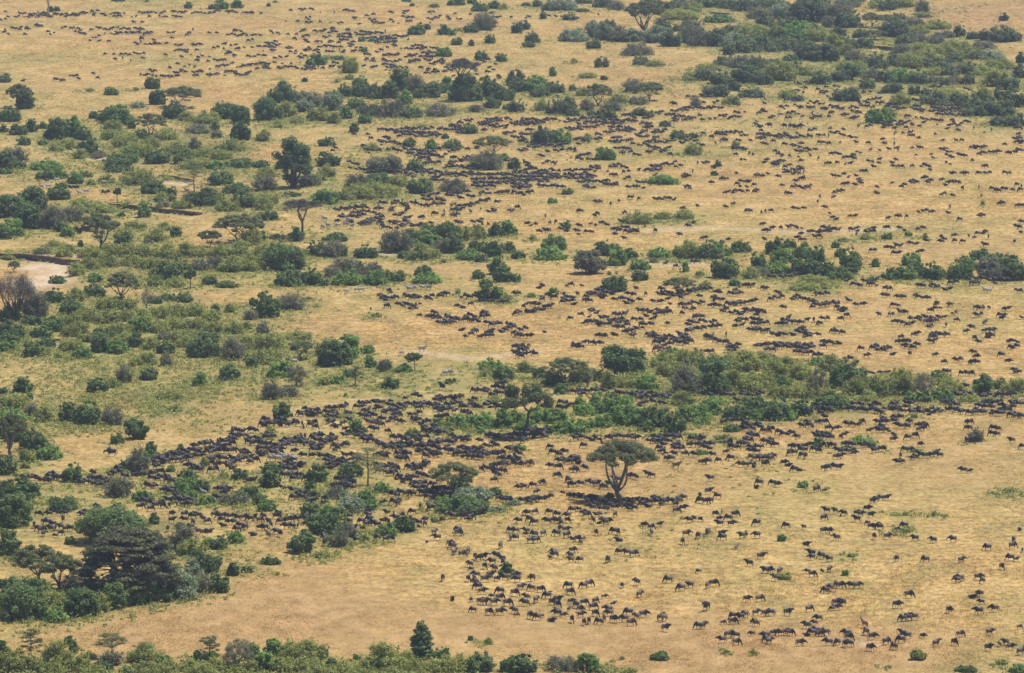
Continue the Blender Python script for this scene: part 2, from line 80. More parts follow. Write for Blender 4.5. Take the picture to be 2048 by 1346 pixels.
# trees and bushes one can name: tile, centre, foot, width, height, build, seed, landmark name (short), own label
TREES = [
('k', 866, 1310, 560, 492, 'fork', 'lone forked tree', 'broad flat-crowned tree with a pale forked trunk, alone in the grassland'),
('k', 105, 805, 465, 465, 'tall', 'tall-trunked thicket tree', 'green tree on one tall bare trunk rising before the bright green thicket'),
('n', 1310, 1240, 215, 305, 'cone', 'dark cone-shaped tree', 'dark conifer-like cone-shaped tree in the foreground scrub'),
('m', 1030, 745, 840, 640, 'tier', 'huge dark layered tree', 'huge dark brownish umbrella tree with many flat layers at lower left'),
('m', 900, 360, 640, 350, 'round', 'broad dome behind layered tree', 'broad dark green domed tree directly behind the huge layered tree'),
('k', 870, 370, 440, 325, 'round', 'dome-crowned thicket tree', 'big dome-crowned green tree at the back of the middle thicket'),
('k', 1600, 345, 280, 195, 'round', 'bright dome in the thicket', 'rounded bright green tree in the thicket right of the dome-crowned tree'),
('k', 430, 400, 370, 255, 'umbrella', 'layered acacia by the thicket', 'layered olive acacia at the left end of the middle thicket'),
('f', 360, 540, 320, 335, 'bare', 'brown bare umbrella acacia', 'brown leafless umbrella acacia with a dark trunk beside pale zebras'),
('b', 290, 1500, 330, 455, 'round', 'tall tree above the ravine', 'tall dark round-crowned tree standing above the left ravine scrub'),
('g', 620, 835, 310, 215, 'thorn', 'grey dome-shaped thorn bush', 'large grey-brown dome-shaped thorn bush on the middle plain'),
('g', 1330, 980, 260, 155, 'umbrella', 'low dense plain acacia', 'low dense flat acacia with wildebeest lined up along its foot'),
('j', 1560, 1270, 405, 300, 'umbrella', 'umbrella acacia amid herd', 'dense green umbrella acacia shading wildebeest amid the herd'),
('j', 885, 1195, 250, 365, 'sparse', 'sparse acacia amid herd', 'sparse olive acacia with a thin upright trunk amid the herd'),
('j', 1720, 1346, 350, 135, 'silver', 'silver bush amid herd', 'broad pale silvery bush at the near side of the umbrella acacia'),
('n', 1985, 590, 150, 125, 'dark', 'bush inside crescent herd', 'single dark olive bush inside the crescent of wildebeest'),
('p', 1185, 1250, 140, 90, 'olive', 'lone low lower-right bush', 'lone low green bush below the wildebeest at lower right'),
('o', 1180, 1252, 165, 68, 'dark', 'low flat foreground bush', 'low flat green bush alone in the foreground grass'),
('p', 110, 307, 78, 58, 'green', 'tiny bright plain bush', 'tiny bright green bush alone on the right plain, under a wildebeest row'),
('p', 612, 577, 62, 46, 'green', 'tiny green right bush', 'tiny bright green bush farther right in the open grass'),
('p', 135, 612, 112, 56, 'olive', 'small grey plain bush', 'small grey-olive bush with a wildebeest at its left side'),
('n', 360, 408, 250, 220, 'dark', 'green bush at herd edge', 'rounded deep green bush at the near edge of the packed herd'),
('e', 130, 1190, 300, 410, 'dead', 'leafless left-edge tree', 'dark leafless tree with upswept branches at the left edge'),
('e', 1155, 1130, 110, 190, 'pale', 'pale dead trunk', 'pale dead tree trunk standing in the olive scrub'),
('b', 1640, 800, 285, 360, 'bare', 'brown acacia by far herd', 'tall greyish-brown umbrella acacia at the edge of the far herd'),
('e', 1895, 575, 400, 265, 'umbrella', 'fan-branched left acacia', 'umbrella acacia with fanned open branches above the olive scrub'),
('e', 780, 650, 360, 345, 'umbrella', 'dark acacia at cut bank', 'dark bushy acacia beside the eroded river bank'),
('l', 1710, 470, 220, 175, 'dark', 'round bush right of thicket', 'round deep green bush right of the thicket with wildebeest below'),
('l', 1230, 515, 185, 255, 'thorntree', 'brown thorn tree in thicket', 'brown twiggy tree at the right part of the middle thicket'),
('l', 390, 500, 185, 270, 'thorntree', 'grey-trunked thicket tree', 'grey thin-crowned tree with a straight trunk inside the thicket'),
('h', 1745, 865, 250, 190, 'thorn', 'grey bush at right edge', 'grey-olive domed thorn bush in the clump at the right edge'),
('c', 1040, 285, 310, 280, 'fork', 'far grey-crowned tree', 'large grey-crowned tree above the far silvery bushes'),
('a', 1450, 850, 340, 195, 'umbrella', 'spreading far-left acacia', 'spreading olive acacia in the pale grass at upper left'),
('a', 155, 860, 220, 215, 'umbrella', 'small far-left acacia', 'small dark spreading acacia near the upper left edge'),
('a', 385, 100, 70, 200, 'pale', 'tall thin top-left tree', 'tall thin bare-trunked tree cut by the top edge'),
('d', 660, 640, 190, 155, 'round', 'round far-right tree', 'round dark tree at the near edge of the far right woods'),
('b', 1870, 1235, 310, 185, 'umbrella', 'grey acacia amid upper herd', 'broad grey-green acacia amid the packed upper herd'),
('b', 1020, 1380, 330, 170, 'thorn', 'brown thorn amid upper herd', 'brown-grey domed thorn tree at the left of the packed upper herd'),
('j', 205, 692, 195, 165, 'dark', 'tall bush at herd tip', 'tall grey-green bush at the upper left tip of the herd'),
('i', 1080, 838, 255, 188, 'dark', 'round bush on left slope', 'round dark green bush on the open left slope'),
('f', 1510, 562, 240, 175, 'round', 'dense bush above middle row', 'big dense dark bush in the clump at the centre of the photo'),
('m', 1890, 1312, 270, 275, 'thorntree', 'bare foreground tree', 'bare grey twiggy tree in the foreground scrub'),
('m', 880, 1232, 265, 245, 'sparse', 'sparse foreground acacia', 'sparse tiered acacia in the foreground at left'),
('m', 245, 1232, 195, 265, 'sparse', 'thin corner acacia', 'thin tiered acacia in the lower left corner'),
('m', 1660, 1252, 175, 235, 'sparse', 'small foreground acacia', 'small tiered acacia left of the bare foreground tree'),
('o', 590, 1350, 200, 170, 'green', 'bright bottom-edge bush', 'bright green bush at the bottom edge of the photo'),
('m', 300, 645, 430, 355, 'umbrella', 'forked acacia at lower left', 'grey-olive acacia with forked dark trunk left of the huge layered tree'),
('m', 480, 695, 340, 335, 'umbrella', 'leaning acacia at lower left', 'dark leaning acacia between the forked acacia and the huge layered tree'),
('e', 960, 1050, 330, 275, 'umbrella', 'brown acacia above scrub', 'brownish acacia with a bent trunk above the olive scrub'),
('e', 1540, 172, 245, 245, 'sparse', 'thin acacia by the sand', 'thin grey-green acacia beside the upper sandy bank'),
('e', 1660, 612, 190, 155, 'umbrella', 'small dark left acacia', 'small dark green acacia left of the fan-branched acacia'),
('e', 1510, 942, 105, 165, 'tall', 'small upright scrub tree', 'small upright dark tree in the olive scrub'),
('e', 930, 258, 62, 125, 'tall', 'slim tree on the bank', 'slim little tree standing on the cut bank edge'),
('e', 110, 772, 100, 95, 'umbrella', 'tiny acacia by the sand', 'tiny flat acacia beside the sandy riverbed'),
('a', 1190, 1065, 250, 190, 'umbrella', 'dark acacia in far scrub', 'dark wide acacia in the scrub at upper left'),
('c', 680, 835, 245, 195, 'umbrella', 'dark acacia above herd', 'dark flat-topped acacia above the packed upper herd'),
('c', 1090, 795, 250, 170, 'umbrella', 'bent acacia above herd', 'ragged greyish acacia right of the dark acacia above the herd'),
('d', 820, 215, 170, 130, 'umbrella', 'left far-wood acacia', 'grey acacia in the far right woods, left one of a pair'),
('d', 930, 218, 200, 125, 'umbrella', 'right far-wood acacia', 'grey acacia in the far right woods, right one of a pair'),
('d', 850, 315, 200, 95, 'umbrella', 'flat far-wood acacia', 'low flat grey acacia above the far eroded bank'),
('i', 90, 960, 255, 340, 'fork', 'fork tree at left edge', 'dark tree with visible limbs at the left edge below the open slope'),
('j', 355, 190, 235, 168, 'umbrella', 'dense flat slope acacia', 'dense dark flat-crowned acacia at the right end of the olive scrub'),
('j', 320, 405, 175, 185, 'thorntree', 'dark slope thorn tree', 'dark thorny tree on the slope below the dense flat acacia'),
('j', 790, 402, 115, 175, 'sparse', 'wispy slope tree', 'wispy pale olive tree with thin stems on the slope'),
('j', 1010, 292, 120, 92, 'thorn', 'small slope thorn', 'small grey thorn tree between slope bushes'),
('j', 1255, 282, 145, 155, 'tall', 'small slope tree by zebra', 'small round tree with a pale trunk below a zebra'),
]
# wildebeest: "x y" one animal (letter: faces left, right, away), "x0 y0 x1 y1 n" a file of n animals
HERD = {
'o': """125 105 l;180 95;300 95 l;360 115 l;440 125 l;480 80 l;530 70 l;600 45;660 40;720 45;780 45;640 60;700 70;760 75;820 60;600 20;680 20;740 15;800 25;560 100 r;590 120 r;670 115 l;700 105 l;815 115 r;930 70 l;970 65 l;900 55;905 15;960 25;1080 35;1010 15;1040 30;1180 35;1290 30;1310 25;1355 65 r;1300 85;55 165 l;140 155;180 180 l;280 170 l;320 160;350 160;390 185 l;440 160;380 160;645 165 l;690 165;730 165;760 170;740 180;1045 200 r;1100 215 r;1105 260;1170 170;1405 160 l;1440 150;1490 150 r;1610 110;1660 90;1765 115;1640 145;1715 145;1645 190;1735 190 r;1940 185 l;30 245 l;105 265;115 245;180 275 l;245 265;355 265 l;385 225;430 235;430 280 r;30 300 l;145 320;190 320;480 310;520 310;545 330;560 300;665 260 b;810 250 l;840 255;850 305 l;1350 330 b;1380 270 r;1475 285 l;1545 260;1560 240;1660 270 r;1670 300;1820 285 l;1855 275;1940 280 l;1775 370 b;330 410 l;340 435 l;305 450;480 400 r;465 440;465 475;540 475 l;760 475 b;850 410 l;910 420;960 430 r;1970 450 r;1880 505 l;2005 560;1480 560 l;1240 635 l;20 600 r;60 600;40 630;160 620;70 690 r;155 700;225 710 r;450 680 l;570 680 l;610 665 r;460 730 r;870 675 r;990 655 l;1340 700 l;1410 675;1545 680 b;1595 665;1010 750 r;20 740;115 770;190 795 r;105 820 l;280 760;285 740;340 780;365 790;320 810;360 830 r;465 800;450 860 b;510 835;570 815 r;540 870;660 800 r;640 850 r;730 760;800 800 r;765 870;20 880;35 905;145 920 b;205 930;235 910;310 940 r;360 900;405 910;475 950 b;545 910;660 900;570 970 b;610 960 b;690 965 l;730 940;770 900;805 950 r;925 895;890 945 l;985 925;940 975 r;1040 910 r;1175 935;1215 1020 r;1480 1000 l;1510 1000;1860 785;1960 785 r;1670 965 r;1750 965 r;1745 920;1810 930;1845 910;1930 895;1920 950;1930 980;2005 900;1900 1055 l;1690 1060;1665 1110 l;1720 1070;1775 1075;1775 1130 r;2005 1080;2020 1110""",
'p': """465 85 l;530 90;575 105;600 105;440 145 r;705 105 r;785 70;815 120 r;705 155 l;735 110;790 175 l;815 210;885 215 l;860 210;1020 230 r;1080 205;285 210 l;145 205;440 245 r;490 245;300 335 r;545 300 l;840 290 b;945 290;1165 305 l;1310 320 l;1465 315 l;1740 380;1945 320 b;1935 365 r;2015 390;1920 460 l;1965 465 r;1995 220 l;345 425 l;350 455;425 445;485 470;1020 465 b;1250 475 l;1530 475 r;1850 530 b;15 560;90 565;55 620;315 560;350 590;430 560 b;485 550 b;1500 635 l;1520 625;1665 615;1700 640;460 720 l;490 700;545 675;570 680;660 680;705 680;1685 740;1660 745;1615 755;1115 755 r;540 815;595 820;510 855 l;535 850;325 865 r;1020 835 r;25 895;155 895;1435 875 r;1690 805;1670 885;1795 865;400 940;370 970;1070 940 l;1110 935;1155 930;310 1000;310 1055 l;350 1055;385 1040;405 1060;455 1055;40 1050;100 1055;140 1050;175 1055;10 1120 r;255 1135 r;480 1130 l;550 1130;625 1060;640 1090;610 1145;650 1140;780 1050;825 1085 r;935 1125 r;810 1175 r;1000 1165 b;1070 1060;1055 1110 l;1100 1080;1225 1075 r;1330 1140 r;1475 1130 r;1520 1065 r;1755 1050 r;1990 1000;1745 1175 r;1835 1140;1880 1130;1920 1165 r;2000 1205""",
'n': """1410 255 r;1355 315 b;1435 300 l;1600 240 l;1630 260;1600 260;1535 350;1560 370;1570 415 b;1630 430 r;1680 405 b;1735 450;1760 460;1805 450 r;1870 490 l;1905 440;1950 465;1955 495;1695 510;1705 540 l;1810 525 b;1890 545;1480 620 b;1680 625 b;1745 595;1730 625;1740 655;1855 595;1815 630 r;1905 620;1970 610;1760 690 l;1790 725;1935 725;1870 755;1930 775;1555 770 b;1705 785 b;1780 805;1810 810;1885 815 r;1990 820;1720 870 l;1845 890 r;1930 890 r;1935 365 b;2015 300;2015 240;435 15;20 50;60 130;30 160;100 170;180 105;160 130;220 165;190 170;260 160;300 150;350 140;400 150;330 200;380 180;240 210 l;290 210;160 250;70 220;30 220;120 200;100 280;190 270;400 130;540 285;545 300;540 340;520 245;570 300;800 320 l;780 270;960 300;1030 310;1075 310;980 250;890 90;890 120;900 150;860 180;930 180;830 170;740 130;740 170;960 200;1010 170;1050 180;880 190;1040 100;1090 100;1120 30;1110 145;1165 120;1240 95;1390 60;1370 65;1300 50;1240 160;1290 180;1340 160;1290 210;1340 190;1475 160 l;1510 115;1560 130;1610 130;1650 110;1690 155;1700 140;1780 95;1000 20;530 20;720 200;780 220;840 220""",
'm': """300 110 r;390 110;470 105;520 100;650 115;690 100;735 95;770 60;350 170;380 175;420 190;500 160;270 200;310 225;345 265;400 230;440 220;480 215;520 230;560 225;440 275;480 260;330 240;400 200;1130 25;1180 20;1110 55;1190 70;1240 40;1290 45;1340 40;1400 30;1450 30;1500 35;1560 40;1360 110;1360 160;1460 115;1460 155;1530 130;1570 125;1640 170;1610 150;1330 230;1440 205;1510 215;1530 180;1570 250;1615 260;1655 235;1700 120;1740 130;1790 130;1830 130;1880 140;1930 140;1980 150;2020 140;1760 155;1800 175;1850 175;1770 210;1900 200;1950 210;1880 235;1940 220;2010 260;1700 70;920 50""",
'i': """190 1150 320 1160 5;320 1170 410 1180 4;370 1130 490 1160 6;590 1180 720 1195 6;740 1205 810 1210 4;700 1160 800 1170 4;740 1118;820 1170 860 1195 3;850 1130 920 1120 3;920 1090 970 1110 3;1050 1135 1110 1135 2;960 1140 1010 1140 2;1160 1130 1300 1100 6;1200 1160 1330 1150 5;1320 1170 1400 1190 4;1400 1130 1470 1120 3;1230 1010 1400 960 10;1210 1030 1430 1010 9;1220 1060 1260 1060 2;1300 990 1560 930 14;1520 900 1870 850 14;1560 960 1850 880 14;1400 1000 1600 980 8;1440 1030;1650 1000 1890 1000 9;1640 950 1860 930 10;1460 1060 1620 1070 6;1480 1090 1600 1090 5;1640 1085 1710 1085 2;1670 1040 1740 1050 3;1780 1050 1890 1020 5;1790 1070 1850 1060 2;1840 780 1950 790 4;1840 820 1990 820 5;1950 860 2027 880 4;1900 950 1990 970 5;1910 1010 2020 1020 5;1980 770 2027 780 3;1960 1180 2020 1180 2;1710 1240 1810 1240 4;1750 1280 1800 1260 2;1140 1220 1240 1220 4;1280 1250 1370 1250 4;1350 1280 1420 1290 3;1300 1330 1560 1335 8;1110 1335 1200 1346 4;1700 1310 1760 1320 2;1220 1345 1280 1345 2""",
'j': """30 730 130 720 4;70 690 110 690 2;130 720 290 740 6;160 700 230 700 3;310 710 390 740 4;430 700 490 705 2;420 740 480 740 2;340 640 510 650 7;370 610 480 620 4;550 610 620 605 3;630 595 720 580 4;540 670 630 665 3;550 705 640 705 4;600 750 700 720 4;560 640 640 640 3;710 640 760 645 2;715 695 770 695 2;690 770 740 770 2;700 820 740 800 2;820 790 880 780 3;790 585 840 590 2;800 560 900 570 4;840 620 910 620 3;830 660 960 660 5;930 560 1030 550 4;930 605 1000 600 3;880 710 1000 730 5;920 770 970 760 3;950 690 1010 690 3;1020 610 1110 620 4;1050 580 1110 580 3;1070 650 1150 650 4;1040 690 1120 690 4;1015 640;1070 545;1120 610 1190 600 4;1130 580 1190 580 2;1120 710 1190 710 2;1210 570 1310 575 4;1260 595 1310 600 2;1310 560 1480 600 8;1410 620 1480 625 3;1200 655 1310 640 4;1230 695 1370 710 6;1185 520;1240 505 1300 505 2;1410 540 1530 525 6;1420 520 1490 515 3;1560 520 1640 515 4;1500 610 1570 620 4;1510 575 1560 575 2;1590 570 1640 560 3;1620 595 1680 600 3;1630 640 1700 640 3;1690 575 1780 590 5;1680 530 1740 530 3;1810 580 1920 575 5;1920 595 2020 590 5;1720 465 1770 465 2;1800 465 1870 470 3;1870 485 1950 485 4;1870 440 1990 430 5;1900 410 1990 400 4;1430 670 1510 670 4;1400 730 1440 720 2;1310 770 1440 780 6;1400 790 1520 790 6;1345 760;1040 785;1070 830 1150 830 3;1160 855 1220 855 3;1260 830 1340 830 3;1260 865 1340 860 4;1250 900 1340 905 5;1190 890 1240 890 3;1360 905 1460 905 5;1380 870 1480 870 5;1470 900 1520 900 2;1490 870 1590 865 5;1560 840 1680 845 6;1540 820;1685 860;1775 860;1500 930 1620 960 7;1560 960 1660 960 6;1600 920 1780 930 9;1680 980 1800 990 6;1700 950 1900 970 9;1900 960 1970 960 3;1920 1000 2020 1000 5;1950 1040 2010 1040 3;2000 930 2027 935 2;1800 910 1920 890 4;1810 810 2027 840 12;1890 835 2020 840 6;0 840 150 830 6;0 880 120 890 6;0 920 90 920 5;20 960 90 960 4;130 900 330 880 9;100 930 200 930 5;110 950 200 955 4;200 860 400 830 10;350 870 540 870 8;440 830 530 820 4;370 890 400 900 2;430 900 530 910 6;460 930;300 945;350 960 380 990 2;270 980;440 980;540 860 640 850 5;570 830 640 830 3;590 900 730 890 6;620 930 660 930 2;490 985 560 985 3;550 1020 620 1000 3;560 1060 640 1060 4;620 1040 710 1010 5;680 1050 790 1040 5;690 970 750 975 2;680 1070 770 1070 4;750 1010 840 1010 4;780 1080 840 1080 2;800 830 900 830 4;850 850 990 860 7;960 880 1050 920 6;950 970 1040 980 5;1070 920 1180 920 6;1110 960 1220 960 6;1110 1000 1190 1000 4;1080 890 1180 890 4;1260 950 1380 950 4;1340 980 1460 970 4;1400 960 1460 950 2;930 1060 1100 1060 6;950 1100 1010 1100 2;1020 1110 1110 1120 5;1080 1080 1120 1080 2;1200 1060 1340 1060 6;1210 1080 1290 1080 5;1320 1040 1370 1030 2;1290 1130 1380 1140 4;1100 1150 1290 1150 7;1150 1180 1220 1180 3;1220 1200 1340 1200 6;1260 1230 1430 1240 9;1300 1270 1440 1280 8;1430 1280 1550 1280 8;1440 1250 1540 1250 6;1360 1310 1420 1310 2;1400 1210;1450 1175;1060 1285 1160 1260 4;1170 1285 1250 1280 3;1090 1340 1150 1346 2;1770 1080 1830 1080 2;1840 1090 1970 1100 5;1870 1060 1920 1060 2;1890 1130 1950 1140 2;1880 1172;1910 1320 2020 1340 4;190 1050 380 1050 8;230 1030 300 1000 3;190 1080 300 1090 4;210 1120 280 1125 3;290 1160 370 1130 4;400 1160;215 1238;290 1230;280 1300 460 1310 7;320 1280 410 1280 4;400 1335 460 1340 3;610 1170 680 1160 2;570 1230 660 1210 4;670 1200 790 1190 7;690 1220 780 1230 5;680 1170 760 1160 3;520 1330 570 1340 2""",
'k': """470 90 520 80 3;500 110 560 110 2;570 75 720 85 6;0 115 90 110 3;10 150 130 130 6;20 175 110 175 4;140 155 200 160 2;130 100;1110 80 1430 80 14;1120 50 1240 45 5;1260 50 1430 50 7;1320 20 1380 30 3;1100 135 1240 130 5;1170 165 1250 165 4;1150 190;1450 145 1520 140 2;1520 150 1600 150 2;1540 40 1610 35 3;1610 65 1730 80 5;1690 115 1800 105 5;1720 150 1770 155 2;1800 180 1860 185 2;1900 160;1910 215 1970 215 2;1920 100 2020 95 5;2010 140;20 20 150 30 3;700 25 740 25 2;820 25;960 25;1080 35 1130 30 2;450 470 510 475 2;520 470 600 460 4;530 490 570 490 2;620 465 740 460 4;600 412;820 480 920 480 4;920 500 1250 510 16;930 485 1100 490 8;1010 530 1050 525 2;990 570 1060 565 3;1120 550;1170 565 1220 560 2;1140 510 1260 515 5;390 560 500 570 5;360 600 430 600 3;230 600 320 590 3;260 580;660 630 730 620 2;1650 500 1900 495 8;1770 540 1850 540 4;1575 500;1880 500 1990 485 4;0 850 110 855 4;20 810 280 820 14;130 780 270 790 10;490 840 610 835 4;630 835 720 860 4;740 840 840 830 3;860 830 1010 835 5;1080 860 1160 860 3;1110 830 1330 835 9;1130 855 1260 860 6;1270 890 1330 900 4;1290 920 1350 930 3;1160 940 1240 950 4;1170 920;1285 965;1365 965;1205 1000 1280 1000 2;1390 890 1500 890 4;1420 835 1520 840 4;1540 890 1580 880 2;1520 920 1590 920 2;1450 970;1590 970;1690 945;1640 710 1700 710 2;1730 700;1790 755 1920 745 6;1810 725 1870 715 3;1930 725 1990 725 2;1870 820 1940 815 3;1910 770;1680 865 1750 865 2;1710 910 1790 910 3;1790 880 1870 890 4;1830 840 1890 870 3;1880 915 1990 900 4;1880 945 1960 945 3;1890 990 2027 995 6;1980 970 2027 970 2;2000 860 2027 870 2;2000 780 2020 770 2;1870 1045 1950 1045 3;1810 1050;1845 1050;1990 1040 2020 1040 2;1735 1000;1635 1015;1475 1025 1580 1010 3;305 910;320 965 390 965 2;420 950;370 1020 540 1020 6;470 1000 550 1000 4;290 1065 380 1065 2;460 1085 520 1085 3;580 1080;570 900;0 920 40 925 2;10 970 80 970 2;30 1045 100 1045 3;0 1020 60 1010 3;120 1045 180 1040 2;355 1138;430 1170 490 1165 2;430 1210 500 1205 2;190 1200 270 1190 2;170 1215;545 1200;590 1195 700 1195 4;690 1215 780 1210 3;920 1140 1000 1140 3;1040 1130 1130 1130 2;800 1170 840 1170 2;1570 1160;1915 1205 1980 1195 2;40 1240 110 1225 2;190 1270;405 1268;430 1305 550 1290 4;310 1302;60 1330 270 1325 6;110 1340 180 1340 2;1555 1262;1630 1298;1460 1330 1580 1335 4;1490 1300;1300 1310 1380 1320 2;880 1340 1330 1340 14;600 1340 840 1345 8;1100 1315 1150 1330 2""",
'l': """0 100 360 95 12;50 120 360 110 9;200 150 330 160 6;220 120 360 130 5;350 185 440 180 2;0 190 50 205 3;0 135 40 140 2;420 80 470 90 2;480 85 580 85 3;430 110;515 190;610 220 660 210 2;740 130;780 185;830 130 880 110 2;860 145 930 150 2;920 130 990 130 2;985 180;1125 170;1020 70 1130 70 4;1050 110 1200 105 4;1150 120;1280 75 1330 65 3;1320 180;1390 235;1470 225 1540 225 2;1580 240 1670 235 3;1620 190 1670 190 2;1630 160;1850 180;1900 230;1635 45;1730 20 1790 20 2;1670 75;1900 110 1980 105 3;1910 80 1980 75 3;1930 310 2010 310 3;1560 335 1620 330 2;1530 325;790 310 880 310 3;900 315 960 315 2;1390 315 1450 315 2;1365 380;1560 460;1570 430;1430 500 1530 500 4;1540 520 1560 510 2;1560 495 1620 490 2;1680 505 1770 505 4;1780 495 1900 490 5;1900 490 1960 490 3;1360 550 1500 560 6;1430 580 1500 570 3;1660 580 1790 595 6;1710 560 1840 555 6;1590 640 1730 630 6;1650 610;1760 640 1860 645 5;1830 590 1920 580 4;1850 610 1920 610 3;1930 570 2020 560 6;1940 590;1900 655 2027 665 6;350 610 520 610 6;420 640 470 640 2;500 620;590 610 650 605 2;660 610 800 615 7;810 570 890 575 4;820 620 920 640 6;920 600 1000 600 3;990 570 1030 570 2;1000 605 1060 600 2;1090 600 1140 600 2;1120 635 1170 635 2;1070 625;1160 605 1210 605 2;1210 630 1310 630 5;1290 610 1390 620 4;1400 605 1560 625 7;1080 560 1160 550 2;1210 545 1270 540 2;740 575;675 570;300 645;130 670 230 665 3;0 760 40 770 3;245 740 340 740 4;270 715 330 720 2;350 750;375 705 460 710 3;460 765 550 765 3;605 730 680 730 3;700 730 760 710 3;860 710 960 705 4;920 690;1000 675 1070 675 3;1000 705;1125 710;1020 740 1130 740 4;1175 765 1250 765 3;1180 735 1250 735 3;850 775 980 780 5;860 750 910 750 2;800 780;80 800 200 800 4;230 830;560 820 620 820 2;370 830 520 830 5;380 800 500 815 3;310 885 430 890 4;455 895 540 895 2;160 900 310 905 4;580 890 690 890 4;740 900 790 895 2;830 930 930 920 4;990 850;1000 820;1110 835;1165 820;1205 890;1075 930 1130 925 2;1120 990 1190 990 2;1200 980 1370 970 6;1010 1025 1080 1025 2;1050 980;1540 1090 1610 1090 2;1550 855 1640 860 3;1560 755 1610 760 2;1560 720 1620 715 2;1760 770 1830 770 2;1770 810 1830 810 2;1930 860;2015 905;0 880 80 895 3;0 855 50 855 2;150 945 220 945 2;240 930 310 930 2;245 980 320 975 2;345 935 420 930 2;530 940 690 935 6;680 958;515 990 590 985 2;0 1000 60 975 3;105 1035 185 1035 2;190 1085 270 1085 2;430 1080 580 1070 4;30 1200 85 1205 2;370 1250 460 1240 2;820 1330 950 1310 4""",
'h': """0 45;110 40 280 35 7;130 20 300 10 5;240 80 310 75 2;85 70;190 150 250 140 3;210 110 250 105 2;260 160 330 160 3;340 135;115 140;130 205 180 205 2;500 65 580 60 3;590 60 650 55 2;700 50;590 130 640 125 2;690 130 740 130 2;700 100 740 100 2;730 25 780 20 2;520 190 610 185 3;410 230;515 235;395 270;830 205 890 200 2;865 155;980 122;1040 145 1100 140 2;1110 105 1180 100 2;1130 125 1190 120 2;1240 105 1310 100 3;1220 75 1270 70 2;1285 20;1360 95 1430 100 2;1400 115 1530 115 5;1440 35 1500 35 2;1540 45 1590 45 2;1670 42;1710 40 1760 35 2;1870 45 1930 40 2;1520 155 1560 150 2;1670 155;1775 170 1900 170 5;1930 175 2020 170 3;1970 140 2020 145 2;1355 210 1410 205 2;1465 220;1690 210;1820 285 1880 280 2;1960 300 2010 300 2;1440 310;1430 360;1670 385 1720 385 2;1520 410;20 340;195 330 300 315 3;455 315;490 360;495 400 540 400 2;640 385 690 385 2;950 400;1000 380 1050 380 2;1100 385;1180 355 1300 345 4;0 500 40 470 2;100 475;150 475 220 470 3;225 480 280 475 2;305 510 370 505 3;390 520 480 500 5;420 470 480 470 3;480 490 560 490 4;350 550 400 540 2;220 540 270 535 2;260 570 300 565 2;640 490 720 490 4;700 530;760 510 840 500 5;780 480 840 475 2;910 470 960 470 2;1030 480 1090 475 2;1180 485 1240 480 2;1650 515 1740 500 3;1590 542;1630 550;1745 550;1470 540;1480 580;1545 585;1360 580 1410 575 2;1370 550;1255 582;1130 600;1170 605;970 620 1040 620 3;985 640;935 635;1050 620;990 675 1050 670 2;1160 670 1220 665 2;800 655 860 655 2;1690 615 1750 605 2;1960 470 2010 465 2;2005 515;1950 585;2010 430;0 860 250 860 6;620 900;665 930 740 930 2;765 900;800 920 880 920 3;810 890 870 890 2;900 960 975 960 2;1180 935 1240 935 2;1270 935 1370 945 4;1390 980 1450 975 2;1430 910 1510 910 3;1590 915 1710 910 4;1560 890 2000 890 8;1800 915;1940 975 2000 970 2;900 1015 970 1015 2;1020 1035 1100 1030 2;1150 1025 1290 1035 5;600 1045 675 1045 2;690 1090 760 1090 2;360 1010 435 1005 3;470 1000;10 1040 130 1020 4;60 1000 110 990 2;190 1050 250 1010 3;260 1030 400 1080 6;340 1100 450 1090 4;420 1085 580 1070 6;540 1125 620 1125 3;550 1110;125 1110;980 1095 1050 1095 2;1025 1145 1100 1140 3;940 1165 1000 1165 2;880 1165;1300 1080 1360 1080 2;1270 1130 1380 1110 3;1410 1090 1465 1085 2;1440 1150 1505 1145 2;1630 1115 1760 1110 4;1850 1125 1910 1120 2;1650 1170;1690 1160;1815 1175 1890 1170 2;1850 1195;2010 1185;1490 1208;1120 1195 1410 1190 8;1200 1220 1350 1220 6;975 1215 1050 1215 2;1070 1230;1095 1250 1155 1245 2;1250 1270 1305 1260 2;1410 1248;1690 1230 1750 1225 2;1615 1268;1565 1300;1700 1290 1800 1290 4;1730 1330 1790 1325 2;1640 1343;1135 1320 1200 1315 2;1280 1325 1440 1320 6;1275 1346 1330 1346 2;95 1190 180 1190 3;60 1240 165 1240 3;120 1220 280 1225 5;300 1205 370 1200 2;410 1195 490 1195 2;375 1240 440 1235 2;570 1200;620 1170;0 1320 140 1320 5;180 1300 300 1295 4;240 1280 300 1280 2;270 1340 340 1335 2;300 1320 360 1320 2;400 1325;490 1300 610 1310 3;530 1290;1050 1345""",
